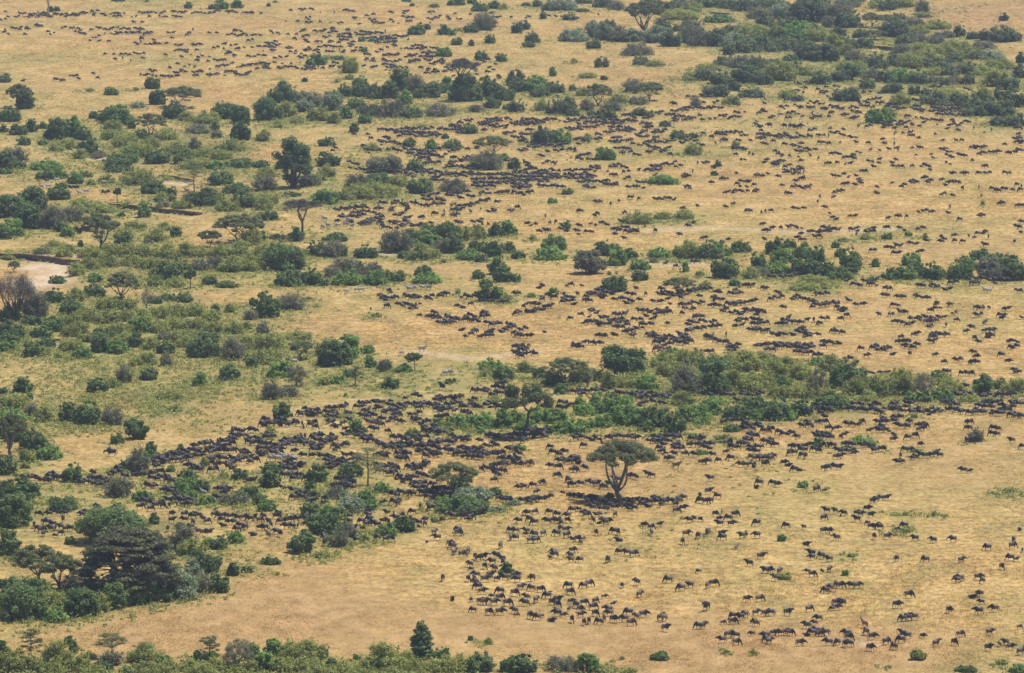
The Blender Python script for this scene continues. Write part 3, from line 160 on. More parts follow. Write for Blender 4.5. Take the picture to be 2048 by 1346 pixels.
'g': """0 40 390 60 22;0 70 380 80 22;0 100 300 100 18;0 130 150 145 12;0 160 130 155 8;200 140 420 150 12;410 50 680 60 12;430 80 650 80 10;520 110 660 110 7;550 150 640 155 4;690 100 790 95 4;725 130 840 135 6;20 20 700 20 20;770 45 820 55 2;870 35 930 30 2;870 80 930 80 2;760 25;1000 20 1190 15 7;0 205 170 195 6;925 155;965 150 1050 155 3;1000 120 1080 110 3;1160 130 1220 125 2;1130 60;1350 60 1400 50 3;1350 75 1420 75 2;1430 25;1360 160 1420 155 3;1555 115 1615 110 2;1640 85 1720 80 3;1820 110 1870 95 3;1770 135 1820 130 2;1680 195 1810 185 5;1820 190 1880 185 2;1910 190 1950 190 2;1920 135;1860 155;1920 60 1990 65 3;1780 45;1115 250 1220 240 4;1210 245 1295 240 4;930 230 970 230 2;1005 245;670 272;700 270;780 285;845 265;515 345 570 340 2;635 380 690 365 2;265 388;870 355 920 350 2;40 315;0 345;840 425 890 420 2;1055 460;1400 463;1350 325;1470 305;1695 310;1750 290;1850 350 1910 350 2;1960 350 2010 345 2;110 450 160 445 2;190 450;190 505 300 490 4;290 498;300 435 360 430 2;390 440 450 425 3;390 485;430 505;495 490 540 490 2;530 525;620 440;660 458;590 505 640 500 2;705 440;755 455;535 460;790 490 870 490 3;820 530;890 560;900 500 1010 510 6;870 475 940 475 3;1110 505 1150 500 2;1330 532;1480 560 1540 555 2;1710 570;1665 590;1980 450;1980 495 2020 495 2;2000 570;1215 760;1290 790 1340 740 2;1420 750 1480 750 2;1470 700 1560 705 2;195 935 265 930 2;420 935 490 930 2;555 932;985 960;905 1000 990 1000 2;1060 1000;1150 995 1450 985 12;1150 965 1200 960 2;1450 975 1570 955 5;1600 980 1670 965 2;1710 1000 1840 995 4;1765 972;1780 945 1920 930 4;1970 955 2027 950 2;590 1005 820 990 10;650 975 720 970 2;670 1025 750 1015 3;570 1025 620 1000 2;410 1005;360 1005;250 1005 350 1035 5;235 1045;520 1000;390 1060 510 1060 5;400 1040 500 1030 3;560 1060 620 1055 2;0 1000 70 995 3;805 1045 900 1040 3;900 1065 980 1065 3;1015 1050;1120 1060;1170 1065;1230 1035 1260 1065 2;1335 1032;1320 1090 1380 1080 3;1400 1075 1450 1070 2;1470 1090 1530 1080 2;1490 1020;1570 1030 1660 1045 4;1350 1120 1460 1115 4;1350 1155;1560 1100 1930 1060 14;1650 1130 1700 1125 3;1720 1080 1850 1080 4;1810 1140 1900 1140 4;1900 1120 2010 1150 6;1720 1155 1830 1155 3;1930 1170;100 1070 220 1090 5;110 1135 230 1125 6;230 1120 320 1095 4;90 1100;0 1155 75 1150 3;600 1140 680 1140 3;785 1165 845 1160 2;870 1155 930 1150 2;990 1140 1080 1130 4;1060 1165 1260 1150 8;1150 1130 1250 1125 3;540 1165;465 1195;610 1180;555 1225 600 1220 2;630 1230 690 1225 3;690 1245 760 1245 3;700 1190 750 1190 2;760 1225 910 1225 5;800 1265 870 1265 3;815 1210 880 1210 3;915 1245;960 1205 1030 1205 3;1090 1200 1150 1195 2;1010 1240 1070 1240 3;1030 1265;990 1260;1105 1245;1235 1238;880 1300 980 1300 4;665 1330 740 1330 3;810 1330;945 1330;1065 1335 1140 1330 3;1400 1230 1550 1225 5;1430 1190 1520 1180 3;1560 1225 1620 1220 2;1570 1255 1650 1255 3;1370 1290 1460 1285 4;1400 1250;1470 1285 1540 1280 2;1320 1330 1370 1325 2;1530 1340 1600 1335 4;1150 1346 1270 1343 4;1770 1215 1880 1205 4;1890 1210 1970 1205 3;1890 1240 2020 1240 5;1870 1280 2027 1290 7;1820 1250;1765 1260;1695 1320;55 1285 120 1280 2;0 1240 20 1260 2;0 1325 40 1320 2;75 1335;145 1335;260 1290""",
'f': """800 15 1000 15 8;1000 20 1400 20 18;1100 45 1700 40 24;1400 60 2027 50 34;1380 85 1500 95 6;1700 90 2027 85 20;1720 120 2027 115 20;1720 145 1900 150 9;1150 70 1250 65 3;1530 215 1670 185 8;1500 215 1560 210 3;1900 205 2027 185 8;1760 210 1850 200 5;1680 230 1720 225 2;1610 245 1650 240 2;1740 270 1850 250 6;1650 300 1730 290 5;1900 265 1940 260 2;1310 300 1490 290 8;1320 260 1480 250 8;1300 230 1460 210 7;1240 270 1280 290 3;1430 265 1500 265 3;1540 300 1620 290 5;1540 340 1640 320 6;1540 380 1600 365 4;1480 380;1490 345;1400 360 1440 365 2;1700 350;1780 325;1840 350 1900 345 3;1980 330 2020 325 2;1750 415 1800 410 3;1720 430;1790 450;1580 430 1640 430 3;1840 450;635 330 690 320 3;690 320 890 310 10;660 395 700 385 3;720 390 860 370 8;730 370 890 345 7;640 425;700 435 760 430 3;810 450 900 430 5;830 430 1000 435 9;880 415 1000 400 6;940 380 1000 380 2;985 285 1030 285 2;1060 285 1160 265 5;1160 300 1220 290 4;1180 330 1220 330 2;930 325 1000 325 3;1050 325 1085 345 2;940 360;990 465 1080 470 4;1050 440 1130 435 4;1100 470 1130 465 2;1130 420 1220 430 5;1150 460 1200 455 3;1100 380 1160 375 3;1170 400 1220 395 2;1230 435;1290 400 1330 395 2;1290 440 1330 440 2;1230 470 1280 465 2;1390 440;960 1000 1010 1035 3;990 1035 1140 1030 6;1030 990 1080 990 2;1200 1030 1290 1035 4;1180 1010;1330 1035 1390 1045 3;1380 1020 1470 1015 3;1470 1005 1520 1000 2;1620 1025 1760 1015 6;1910 1065 1980 1060 3;1770 1060 1880 1060 3;910 1115;1020 1100 1060 1095 2;1130 1085;1150 1095 1280 1090 5;1220 1115 1280 1110 2;1300 1075;1590 1100;1640 1115;1695 1080;1290 1170;1345 1180 1440 1175 4;1400 1190;1390 1145 1440 1145 2;1450 1195;1440 1230 1580 1225 6;1490 1190 1630 1205 5;1630 1205 1770 1205 6;1650 1180 1710 1180 2;1730 1190 1850 1175 5;1780 1155 1850 1155 3;1830 1230;1860 1240 1940 1235 3;1985 1240;2020 1250;1930 1285 2027 1275 3;1625 1275;1700 1290 1750 1290 2;1700 1320;1660 1340;1820 1310 1880 1300 3;1820 1335 1880 1330 2;1775 1345""",
'e': """550 145 640 145 3;370 100;800 190 860 190 2""",
'a': """45 102;130 115 200 120 3;0 165 90 155 3;100 150 200 145 3;220 145 400 130 14;230 125 380 115 9;420 125 560 120 8;380 140 420 140 2;510 140 640 135 7;560 125 780 110 11;740 135;790 125 850 125 3;860 125 980 120 6;900 140 980 135 4;1030 145 1080 140 2;1100 110 1240 115 7;1255 110 1310 105 3;1260 135 1330 150 4;1350 105 1480 110 8;1360 140 1440 140 5;1510 110 1600 115 4;1615 115 1750 105 7;1780 105 1840 105 4;1840 100 1920 120 5;1930 120 2010 110 5;1185 145;1060 190;1130 190;270 210 330 225 4;80 240 240 240 8;30 270;40 250;70 285;200 285;370 270 400 270 2;430 270;490 235 520 230 2;560 240 590 235 2;600 270 670 270 4;620 240 650 240 2;670 285;725 250;770 235 800 235 2;820 250 890 245 4;890 235 940 230 3;960 245 1140 240 10;880 280 970 275 6;980 275 1220 270 13;830 280;730 305 800 300 3;785 340;865 340;715 335;1110 320 1150 315 2;1135 290;1330 275 1380 270 3;1365 315;1470 285 1510 265 3;1530 245;1660 275;1720 275;1800 290 1960 295 7;1840 260 1950 270 6;1990 295 2020 290 2;1970 330 2020 330 2;1065 355 1130 355 3;1150 365 1270 360 6;1210 340 1250 340 2;1315 360;1385 375 1440 370 3;1500 370 1610 370 5;1370 415 1490 410 5;1560 410;1750 365 1800 360 2;1820 375 1860 370 2;1690 400 1730 390 2;1770 400;1850 400 1960 390 5;2000 390;1510 445;1480 430;835 442;900 445;960 445 1030 455 3;1055 440 1150 440 4;900 480 940 475 2;970 475;1035 495;1135 475;1315 450;1440 465;1570 465 1610 460 2;1660 460;1690 500 1780 490 5;1540 500 1570 495 2;1650 500;1780 435 1840 435 3;1830 460 1880 455 2;1960 460 2020 460 3;1700 550 1840 520 8;1540 545;1530 580 1610 580 5;1660 560;1770 585 1860 575 6;1870 540 2027 530 8;1850 600 1980 600 8;1700 610 1740 600 2;1780 610;1640 610 1690 605 3;1510 620 1580 610 3;1390 620 1430 620 2;1260 615 1370 620 6;1380 590 1470 580 5;1330 555 1360 550 2;1410 520;1460 540;1500 530;1140 610 1180 605 2;1180 570 1230 580 3;1115 605;430 640 520 655 4;550 615 630 635 4;742 598;770 630;180 645""",
'b': """42 118;260 90 295 90 2;340 95 400 90 4;420 90 450 90 2;510 110;620 110;680 95 755 90 4;775 105;765 150 790 160 3;870 135 950 130 4;390 155 450 150 3;235 180;315 185 350 185 2;395 195 440 195 3;510 185;585 190;650 200 685 200 2;815 205;885 165 940 165 3;920 185 1010 200 6;1055 110 1090 105 2;1070 180 1090 180 2;1130 195;1150 120 1210 105 3;1180 150 1250 150 6;1180 180 1230 185 4;1370 105 1410 110 2;1350 160 1450 160 5;1380 190;1460 140;1510 150 1540 170 3;1575 120;1590 165 1630 165 2;1695 128;1880 155 1940 145 3;2015 150;1300 200;350 265 395 245 4;120 265;130 280 200 275 3;35 295;250 285;320 285;450 265 540 255 5;550 250;590 240 630 245 3;580 265 650 265 4;650 285 760 280 6;700 255 740 250 3;640 305 750 310 7;660 325 740 325 5;800 265 1030 270 14;790 285 900 290 7;880 320 1100 320 15;930 350 1120 345 12;1000 300 1110 300 7;1130 305 1210 305 6;900 340;1080 380 1120 370 3;380 345 420 340 3;360 300 430 295 4;530 305 590 300 3;290 325 330 320 2;460 345 520 345 3;570 345 610 340 3;640 350 690 345 2;730 360 790 345 3;60 385 180 370 8;70 360 200 355 5;0 380 30 380 2;250 395 300 380 3;120 425 150 410 3;490 390 560 380 4;570 385 680 385 6;380 410 440 405 4;440 420 510 420 4;420 390;560 425 620 420 3;640 415 710 420 3;740 380 850 390 6;750 420 840 415 5;30 430 70 425 2;20 460 80 455 3;130 475 210 465 4;240 465;270 430 330 430 3;340 470 390 460 3;360 440;960 410 1000 410 3;1040 390;1190 400 1330 395 9;1240 380 1320 375 4;1340 395;1370 400 1450 395 5;1150 400;1130 430;860 450 910 445 3;860 485 950 490 5;1010 450 1130 450 7;980 490 1120 500 8;1010 520 1120 540 8;1010 550 1120 550 6;900 540 960 545 3;850 540;1140 490;1180 460 1300 450 7;1200 500 1300 490 8;1300 460 1420 460 9;1310 440 1460 420 8;1330 490 1500 490 9;1380 520 1500 510 7;1150 550 1200 550 3;1290 550 1320 550 2;1340 590 1440 590 6;1350 570 1430 565 4;1470 580 1560 580 5;1480 550 1580 560 4;1780 500 1840 490 3;1900 525;1845 540;1820 585 1890 570 3;1750 605;1900 610 1940 635 3;1560 620;0 520 60 510 4;0 550 20 570 2;60 555 100 545 4;60 530 110 520 3;150 510;210 515;280 515;170 565 230 545 4;255 550 350 545 5;350 510;370 560 470 555 7;390 540 480 535 5;490 545 530 545 2;570 545 620 545 3;600 520 650 520 2;650 550 690 545 2;440 510;1580 1000 1640 985 4;1650 975 1720 970 4;1520 1010 1650 1030 7;1440 1040 1650 1050 11;960 1040 1110 1045 8;1090 1060 1240 1065 8;1120 1090 1270 1085 8;1150 1040 1400 1035 12;1250 1070 1440 1075 12;1260 1100 1380 1095 6;1400 1095 1470 1090 4;1580 1070 1680 1060 5;1760 990 1930 970 8;1780 1010 1920 1000 7;1820 960 2027 965 10;1790 1045 1830 1040 2;1870 1030 2000 1020 6;1880 1050;1960 1070 2027 1065 5;780 1080;890 1080;890 1115 930 1110 2;1020 1110 1060 1105 3;970 1140 1080 1140 7;1080 1150 1150 1160 5;830 1165 870 1170 3;860 1210 990 1210 6;1050 1200;1080 1190 1160 1215 4;1180 1200 1280 1200 6;1190 1225 1240 1230 4;1280 1220 1420 1225 9;1300 1240 1420 1240 8;1250 1260 1310 1265 4;1400 1200 1470 1195 4;1510 1210 1610 1200 6;1430 1255 1500 1250 4;1290 1270 1380 1275 6;1320 1310 1460 1305 8;1380 1280;1540 1265 1580 1260 3;1590 1290 1710 1280 7;1640 1260 1720 1260 4;1540 1310 1580 1300 3;1670 1200;1490 1340 1700 1340 9;760 1310 820 1320 3;735 1300;650 1270 680 1280 2;610 1210;630 1190;750 1346;1950 1290 2020 1290 4""",
'c': """0 150;100 150 145 150 2;295 140;350 145;390 145;405 160;500 160 520 160 2;685 130;1380 785 1470 780 4;1510 775 1570 775 2;1440 800;1520 830;1580 835 1650 830 2;1760 840 1820 840 2;1660 780 1830 790 5;1870 780 2020 800 5;2000 835;1330 880 1660 870 14;1250 900 1400 890 7;1130 920 1200 895 4;1210 930 1290 920 4;1300 940 1370 940 4;1260 965 1380 965 6;1390 945 1460 940 3;1370 960 1430 960 3;1490 930;1510 965;1570 960;1610 945;1650 940 1690 940 2;1660 920 1700 915 2;1710 945 1760 945 3;1770 945 1810 945 2;1760 910 1800 905 2;1840 900;1930 920 2020 890 5;1940 965;830 880;870 925 940 920 4;1040 950 1130 940 6;920 980 1000 970 5;930 960 970 955 2;1010 1000 1100 1000 6;0 990 150 985 10;0 1000 140 1000 9;60 965 350 960 16;170 995 270 990 6;420 970 520 970 7;380 970;540 950 700 950 8;550 985 690 985 9;520 1020 680 1020 9;530 1000;430 1030 560 1040 8;700 995 880 990 11;720 970 900 970 9;770 1020 930 1020 9;780 1045 960 1050 10;860 1000;900 1040 980 1045 5;1010 1050 1080 1050 5;1040 1030 1110 1020 4;1120 1050 1200 1055 5;1110 1075 1150 1075 2;1200 1040 1240 1045 2;1120 1105 1160 1100 2;980 1095 1090 1100 5;790 1110 860 1105 4;770 1140 860 1140 5;870 1130 950 1130 5;650 1080 710 1090 3;660 1120 710 1120 2;730 1060 790 1060 3;1030 1140 1130 1140 5;1130 1145 1190 1145 3;990 1165 1040 1165 2;1070 1165 1110 1180 3;960 1155;1210 1140 1300 1135 4;1340 1140 1390 1135 3;1410 1120 1470 1120 3;1470 1155 1520 1165 3;1460 1090 1540 1075 3;1570 1095 1600 1110 2;1600 1070 1700 1070 7;1690 1070 1790 1065 6;1790 1080 1870 1085 4;1610 1145 1660 1140 2;1640 1125 1720 1125 4;1770 1130 1810 1125 2;1890 1130;1930 1010 1990 1015 4;1970 1050;1930 1090 2027 1080 5;1930 1110 2000 1110 4;1980 1150 2027 1150 3;1760 1195 1850 1195 4;1770 1240;1880 1230;1910 1240;1810 1290 1860 1285 2;1980 1285 2020 1285 2;100 1040 160 1050 3;60 1080 140 1080 4;20 1060;0 1110 120 1110 6;60 1135 130 1140 4;130 1180 420 1160 16;60 1210 130 1205 4;330 1205 400 1205 4;430 1195 520 1205 5;400 1170 440 1165 2;470 1115 570 1110 5;420 1140 450 1135 2;530 1160;560 1130 610 1135 3;210 1250 255 1245 2;285 1220;280 1290;240 1310 360 1310 4;80 1300 140 1310 3;110 1330 160 1335 3;500 1270 570 1275 4;510 1250 620 1235 5;610 1275 680 1270 3;660 1210 700 1205 2;820 1190 900 1190 3;900 1185 940 1185 2;860 1220 950 1220 4;980 1240 1020 1240 2;1060 1220 1100 1215 2;1120 1190 1170 1200 3;1160 1220 1220 1215 3;1200 1190 1250 1185 2;1250 1240;1320 1230;1470 1305;1520 1310;1550 1305;1290 1300;1340 1330;1300 1335;1570 1340 1650 1330 3;1160 1320 1270 1320 5;770 1340 910 1330 8;620 1340 700 1340 4;1100 1340 1180 1335 5""",
'd': """210 680 320 670 5;260 710 310 710 2;180 740 250 735 3;280 750;390 730 480 745 4;420 755 480 760 3;510 700 560 695 2;460 705;740 745 820 740 3;870 755 910 750 2;130 805 260 800 5;310 820 430 830 6;320 855;90 860 160 860 4;210 845 280 880 4;310 870 370 870 3;420 880 460 870 3;440 840;490 870 600 875 6;500 855;480 905 520 905 2;640 870 720 865 4;710 830 800 825 4;800 800 900 795 4;720 850 770 850 2;630 900 740 905 6;580 925 640 920 3;650 945 720 945 4;770 920 830 920 3;800 905;800 860 840 860 2;860 830 920 830 3;930 860 1000 870 5;930 840 1030 835 5;920 880 1010 885 4;1010 870 1100 880 6;1060 820 1130 810 4;1130 800 1200 810 4;1130 865 1210 850 5;1160 890 1230 890 4;1220 900;1270 840 1500 850 14;1290 870 1520 880 15;1280 895 1420 895 7;1310 920 1420 920 6;1430 920 1600 920 8;1420 895 1540 895 5;1280 710 1400 690 6;1390 750 1500 740 5;1430 690;1560 720 1620 720 2;1080 930 1130 940 3;1180 950 1290 965 6;1300 970 1390 970 5;1230 990;1050 1000;1340 1000;1450 980 1490 980 2;1520 980 1600 980 3;1440 1010 1520 1000 4;1415 1025;1510 1050;1710 1060;1630 1030;1770 1045;1950 1030 2020 1030 3;900 1010 990 1010 5;910 1030;960 980 1130 975 6;1000 1000 1080 1000 4;1140 1015 1210 1010 2;1090 1025;1140 995;770 1010 820 1010 2;715 1015;70 930 110 925 2;120 945 180 945 3;150 915 250 910 5;330 940 410 940 5;350 915;270 940;485 940;15 945 60 945 2;310 1045 380 1040 3;490 1035;500 1070 560 1065 3;600 1045;560 1090 610 1085 2;630 1100 680 1095 2;700 1105;0 1090 60 1090 3;60 1100 170 1095 6;80 1080 160 1075 4;180 1110 310 1095 7;220 1070 270 1070 2;320 1100 370 1100 2;380 1090 440 1075 4;480 1090;45 1135;230 1145 290 1140 2;120 1160 170 1160 2;170 1170 220 1170 2;400 1150 500 1145 4;570 1140;700 1145;790 1150;905 1120;910 1155 950 1150 2;1000 1035;1010 1060;1000 1080;1000 1110;1000 1155;1070 1070;1120 1065 1160 1060 2;1120 1095 1160 1095 2;1190 1110;1325 1078;1380 1130;1475 1130 1570 1125 3;1870 1160;1600 1180 1720 1185 6;1950 1110 2020 1110 4;1950 1140 2020 1140 4;1980 1080;1360 1190 1430 1185 3;1380 1210 1470 1210 3;1130 1190 1230 1180 3;1175 1240;1295 1235;1310 1265;1400 1245 1450 1240 2;1460 1265;1510 1240;1530 1260 1580 1255 2;1655 1230 1730 1225 3;1750 1210 1850 1215 5;1880 1230 1960 1220 3;1940 1210 2020 1205 4;1620 1288;220 1195 400 1195 7;230 1210 320 1210 4;45 1220 90 1220 2;70 1245 140 1245 3;170 1250;240 1255;335 1250;265 1290;400 1270;500 1235 570 1230 3;600 1255 690 1250 4;690 1215 750 1210 2;810 1205;885 1205;960 1200;1000 1195 1050 1195 2;660 1280 710 1275 2;440 1310 500 1305 3;550 1305;610 1315 670 1315 2;780 1295 830 1290 2;830 1310 890 1310 2;880 1280;990 1290 1030 1285 2;980 1330 1060 1325 3;840 1340;1200 1325 1280 1335 4;1400 1310 1460 1310 2;1680 1340 1750 1330 2;1140 1330;20 1300 120 1290 5;20 1325 90 1325 4;120 1335 170 1330 2;200 1346 280 1345 3""",
}
# other animals: tile, x, y, facing
ZEBRAS = [('f',530,470,'l'),('f',572,458,'l'),('f',650,458,'l'),('f',712,448,'r'),('f',760,466,'b'),('f',545,405,'l'),('f',740,416,'l'),
          ('f',720,980,'b'),('f',802,970,'r'),('f',832,968,'l'),('f',1218,962,'l'),('f',1240,955,'r'),('f',1318,950,'l'),('f',1368,952,'r'),
          ('j',1155,165,'l'),('j',1315,135,'r'),('j',1498,322,'l'),('j',1528,318,'r'),('j',300,235,'l'),('j',130,1002,'l'),('j',172,1004,'l'),
          ('j',232,1002,'r'),('j',302,1008,'l'),('j',210,985,'l'),('i',1612,1280,'l'),('i',1650,1225,'l'),('h',1722,972,'l'),('h',1752,976,'r'),
          ('e',330,152,'l'),('e',382,147,'r'),('e',450,97,'l'),('e',822,118,'l'),('e',628,197,'l'),('e',682,187,'r'),('e',1480,182,'l')]
BUFFALO = [('i',885,962,'l','lone black buffalo standing on the open left slope'),('k',640,1330,'l','black buffalo left of the lone forked tree trunk, left of a pair'),
           ('k',778,1318,'l','black buffalo left of the lone forked tree trunk, nearer the trunk'),('o',1540,855,'q','big black buffalo facing the viewer in the right grassland'),
           ('j',1475,440,'b','dark animal seen from behind above the herd on the pale slope'),
           ('d',12,1012,'l',''),('d',130,1016,'l',''),('d',172,1016,'r',''),('d',218,1026,'l',''),('d',252,1020,'r',''),('c',1285,842,'l','dark stocky buffalo at the top edge of the upper herd')]
ANTELOPE = [('p',765,992,'b','pale reddish antelope with raised head standing alert at lower right'),('o',1205,942,'b','pale-faced antelope with raised horns beside the bottom crescent herd'),
            ('k',1300,1062,'r','grey antelope with raised neck right of the lone forked tree')]
# ---------------------------------------------------------------- ground shape
def smooth(t):
    t = np.clip(t, 0, 1)
    return t * t * (3 - 2 * t)

def relief(x, y):
    z = 0.55 * np.sin(x / 61 + 1.3) * np.sin(y / 83 + .4) + 0.5 * np.sin(x / 37 - y / 95 + 2.0)
    z = z + 0.16 * np.sin(x / 11 + y / 17) * np.sin(y / 13 - x / 19)
    z = z + 16 * smooth((x - 130) / 150) * smooth((y - 2020) / 420)        # slope rising at the far right
    return z

SP, CP = math.sin(PITCH), math.cos(PITCH)
def to_ground(u, v, f=relief):
    """where the sight line through photo point (u, v) meets the ground"""
    xc, yc = (u - 1024) / FOC, -(v - 673) / FOC
    d = np.array([xc, CP + yc * SP, -SP + yc * CP])
    z = 0.0
    for _ in range(12):
        t = (CAM_H - z) / -d[2]
        z = float(f(d[0] * t, d[1] * t))
    return d[0] * t, d[1] * t, z

def px_per_m(y):
    return FOC / math.hypot(y, CAM_H)

# eroded banks of the dry river: photo points along the bank top, drop, width of the floor, fade
BANK_NOTES = [([(-12, 506), (40, 508), (85, 511), (125, 517), (158, 520)], 1.5, 17, 45),
              ([(218, 407), (262, 410), (300, 413), (345, 419), (402, 425)], 1.25, 8, 16),
              ([(318, 350), (345, 351), (380, 358)], .9, 12, 14),
              ([(148, 291), (172, 290), (203, 302)], 1.7, 14, 20),
              ([(1752, 91), (1775, 93), (1797, 96)], 1.6, 12, 20),
              ([(2003, 131), (2040, 133)], 1.4, 8, 16),
              ([(1420, 24), (1460, 26)], 1.0, 8, 16),
              ([(100, 677), (120, 678)], 1.2, 10, 10)]
BANKS = []
for pts, dep, flo, fade in BANK_NOTES:
    g = np.array([to_ground(u, v)[:2] for u, v in pts])
    BANKS.append((g[:, 0], g[:, 1], dep, flo, fade))

def carve(x, y):
    """drop below the plain, bare floor share, raw bank share"""
    x = np.asarray(x, float); y = np.asarray(y, float)
    drop = np.zeros_like(x); soil = np.zeros_like(x); raw = np.zeros_like(x)
    for bx, by, dep, flo, fade in BANKS:
        yb = np.interp(x, bx, by)
        s = yb - y
        m = smooth((x - bx[0] + 4) / 8) * smooth((bx[-1] + 4 - x) / 8)
        k = np.where(s > -2.6, smooth((s + 2.6) / 2.2) * (1 - smooth((s - flo) / fade)), 0) * m
        drop = np.maximum(drop, k * dep)
        soil = np.maximum(soil, np.where(s > 2, 1 - smooth((s - flo * .8) / (fade * .35)), 0) * m)
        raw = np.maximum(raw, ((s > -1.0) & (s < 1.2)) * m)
    return drop, soil, raw

def height(x, y):
    return relief(x, y) - carve(x, y)[0]

def spot(u, v):
    x, y, _ = to_ground(u, v)
    return Vector((x, y, float(height(x, y))))

# worn earth: photo polylines with a width in metres
TRACKS = [([(1300, 461), (1420, 456), (1540, 462), (1600, 464), (1700, 461), (1780, 458)], 7), ([(1295, 527), (1330, 532), (1360, 531), (1400, 528)], 6),
          ([(842, 704), (880, 711), (930, 716), (990, 712), (1060, 705)], 7), ([(1064, 735), (1090, 741)], 6), ([(750, 508), (800, 510)], 4),
          ([(88, 525), (140, 525), (120, 545), (90, 560), (60, 568)], 16), ([(176, 312), (205, 316)], 9), ([(322, 361), (370, 364)], 8),
          ([(1760, 100), (1785, 102)], 9), ([(1720, 1286), (1745, 1288)], 4), ([(100, 683), (112, 692)], 4)]
TRK = [(np.array([to_ground(u, v)[:2] for u, v in p]), w) for p, w in TRACKS]
def tracks(x, y):
    best = np.zeros_like(x)
    for p, w in TRK:
        for (ax, ay), (bx, by) in zip(p[:-1], p[1:]):
            dx, dy = bx - ax, by - ay
            t = np.clip(((x - ax) * dx + (y - ay) * dy) / (dx * dx + dy * dy + 1e-9), 0, 1)
            d = np.hypot(x - ax - t * dx, (y - ay - t * dy) * .45)
            best = np.maximum(best, (1 - smooth((d - w * .1) / (w * .5))) * (1.0 if w in (8, 9, 16) else .5))
    return best

# ---------------------------------------------------------------- what grows where
PLANTS = []          # x, y, w, h, kind, photo u, v
for key, text in VEG.items():
    ox, oy = TILES[key]
    for item in text.split(';'):
        a = item.split()
        cx, foot, w, h = [float(q) for q in a[:4]]
        PLANTS.append([ox + cx / PX, oy + foot / PX, w / PX, h / PX, 'W' if a[4] == 'D' and key in 'cd' else a[4]])  # W: the same dark evergreens in the far tiles, split off with greyer leaves
PLACED = []
def stand(u, v, w, h):
    """photo box of a plant -> ground point, width, height in metres"""
    tan = (v + 850) / FOC
    p = spot(u, v - 0.42 * w * tan)
    s = px_per_m(p.y)
    wm = w / s
    return p, wm, max(h / s - 0.06 * wm, 0.3 * wm, .35)
for u, v, w, h, k in PLANTS:
    p, wm, hm = stand(u, v, w, h)
    PLACED.append((p, wm, min(hm, 1.1 * wm), k, u, v))
TREE_PLACED = []
for key, cx, foot, w, h, build, short, label in TREES:
    ox, oy = TILES[key]
    u, v = ox + cx / PX, oy + foot / PX
    if build in ('fork', 'tall', 'umbrella', 'bare', 'sparse', 'pale', 'dead', 'thorntree', 'tier'):
        p = spot(u, v); s = px_per_m(p.y); wm = w / PX / s; hm = h / PX / s - (.02 if build == 'fork' else .08) * wm
    else:
        p, wm, hm = stand(u, v, w / PX, h / PX)
    TREE_PLACED.append((p, wm, hm, build, short, label, u, v))

# ---------------------------------------------------------------- ground sheet
def axis(lo, hi, step, far_lo, far_hi, n=14):
    core = np.arange(lo, hi + step, step)
    a = lo - np.geomspace(step * 2, lo - far_lo, n)[::-1]
    b = core[-1] + np.geomspace(step * 2, far_hi - core[-1], n)
    return np.concatenate([a, core, b])
GX = axis(-290, 290, 1.7, -2600, 2600)
GY = axis(780, 2520, 1.7, -700, 5600)
X, Y = np.meshgrid(GX, GY)
drop, SOIL, RAW = carve(X, Y)
Z = relief(X, Y) - drop
SOIL = np.maximum(SOIL * .15, tracks(X, Y) * .95)
GREEN = np.zeros_like(X)
def splat(p, r, k):
    i0, i1 = np.searchsorted(GX, [p.x - 3 * r, p.x + 3 * r]); j0, j1 = np.searchsorted(GY, [p.y - 5 * r, p.y + 5 * r])
    if i1 > i0 and j1 > j0:
        sx, sy = X[j0:j1, i0:i1] - p.x, (Y[j0:j1, i0:i1] - p.y) * .6
        GREEN[j0:j1, i0:i1] += k * np.exp(-(sx * sx + sy * sy) / (r * r))
for p, wm, hm, k, u, v in PLACED:
    splat(p, (1.8 + wm * 1.0) * (.55 if v > 1270 else 1), {'O': .85, 'T': .5, 'D': .35, 'W': .55, 'G': .4, 'S': .4}[k])
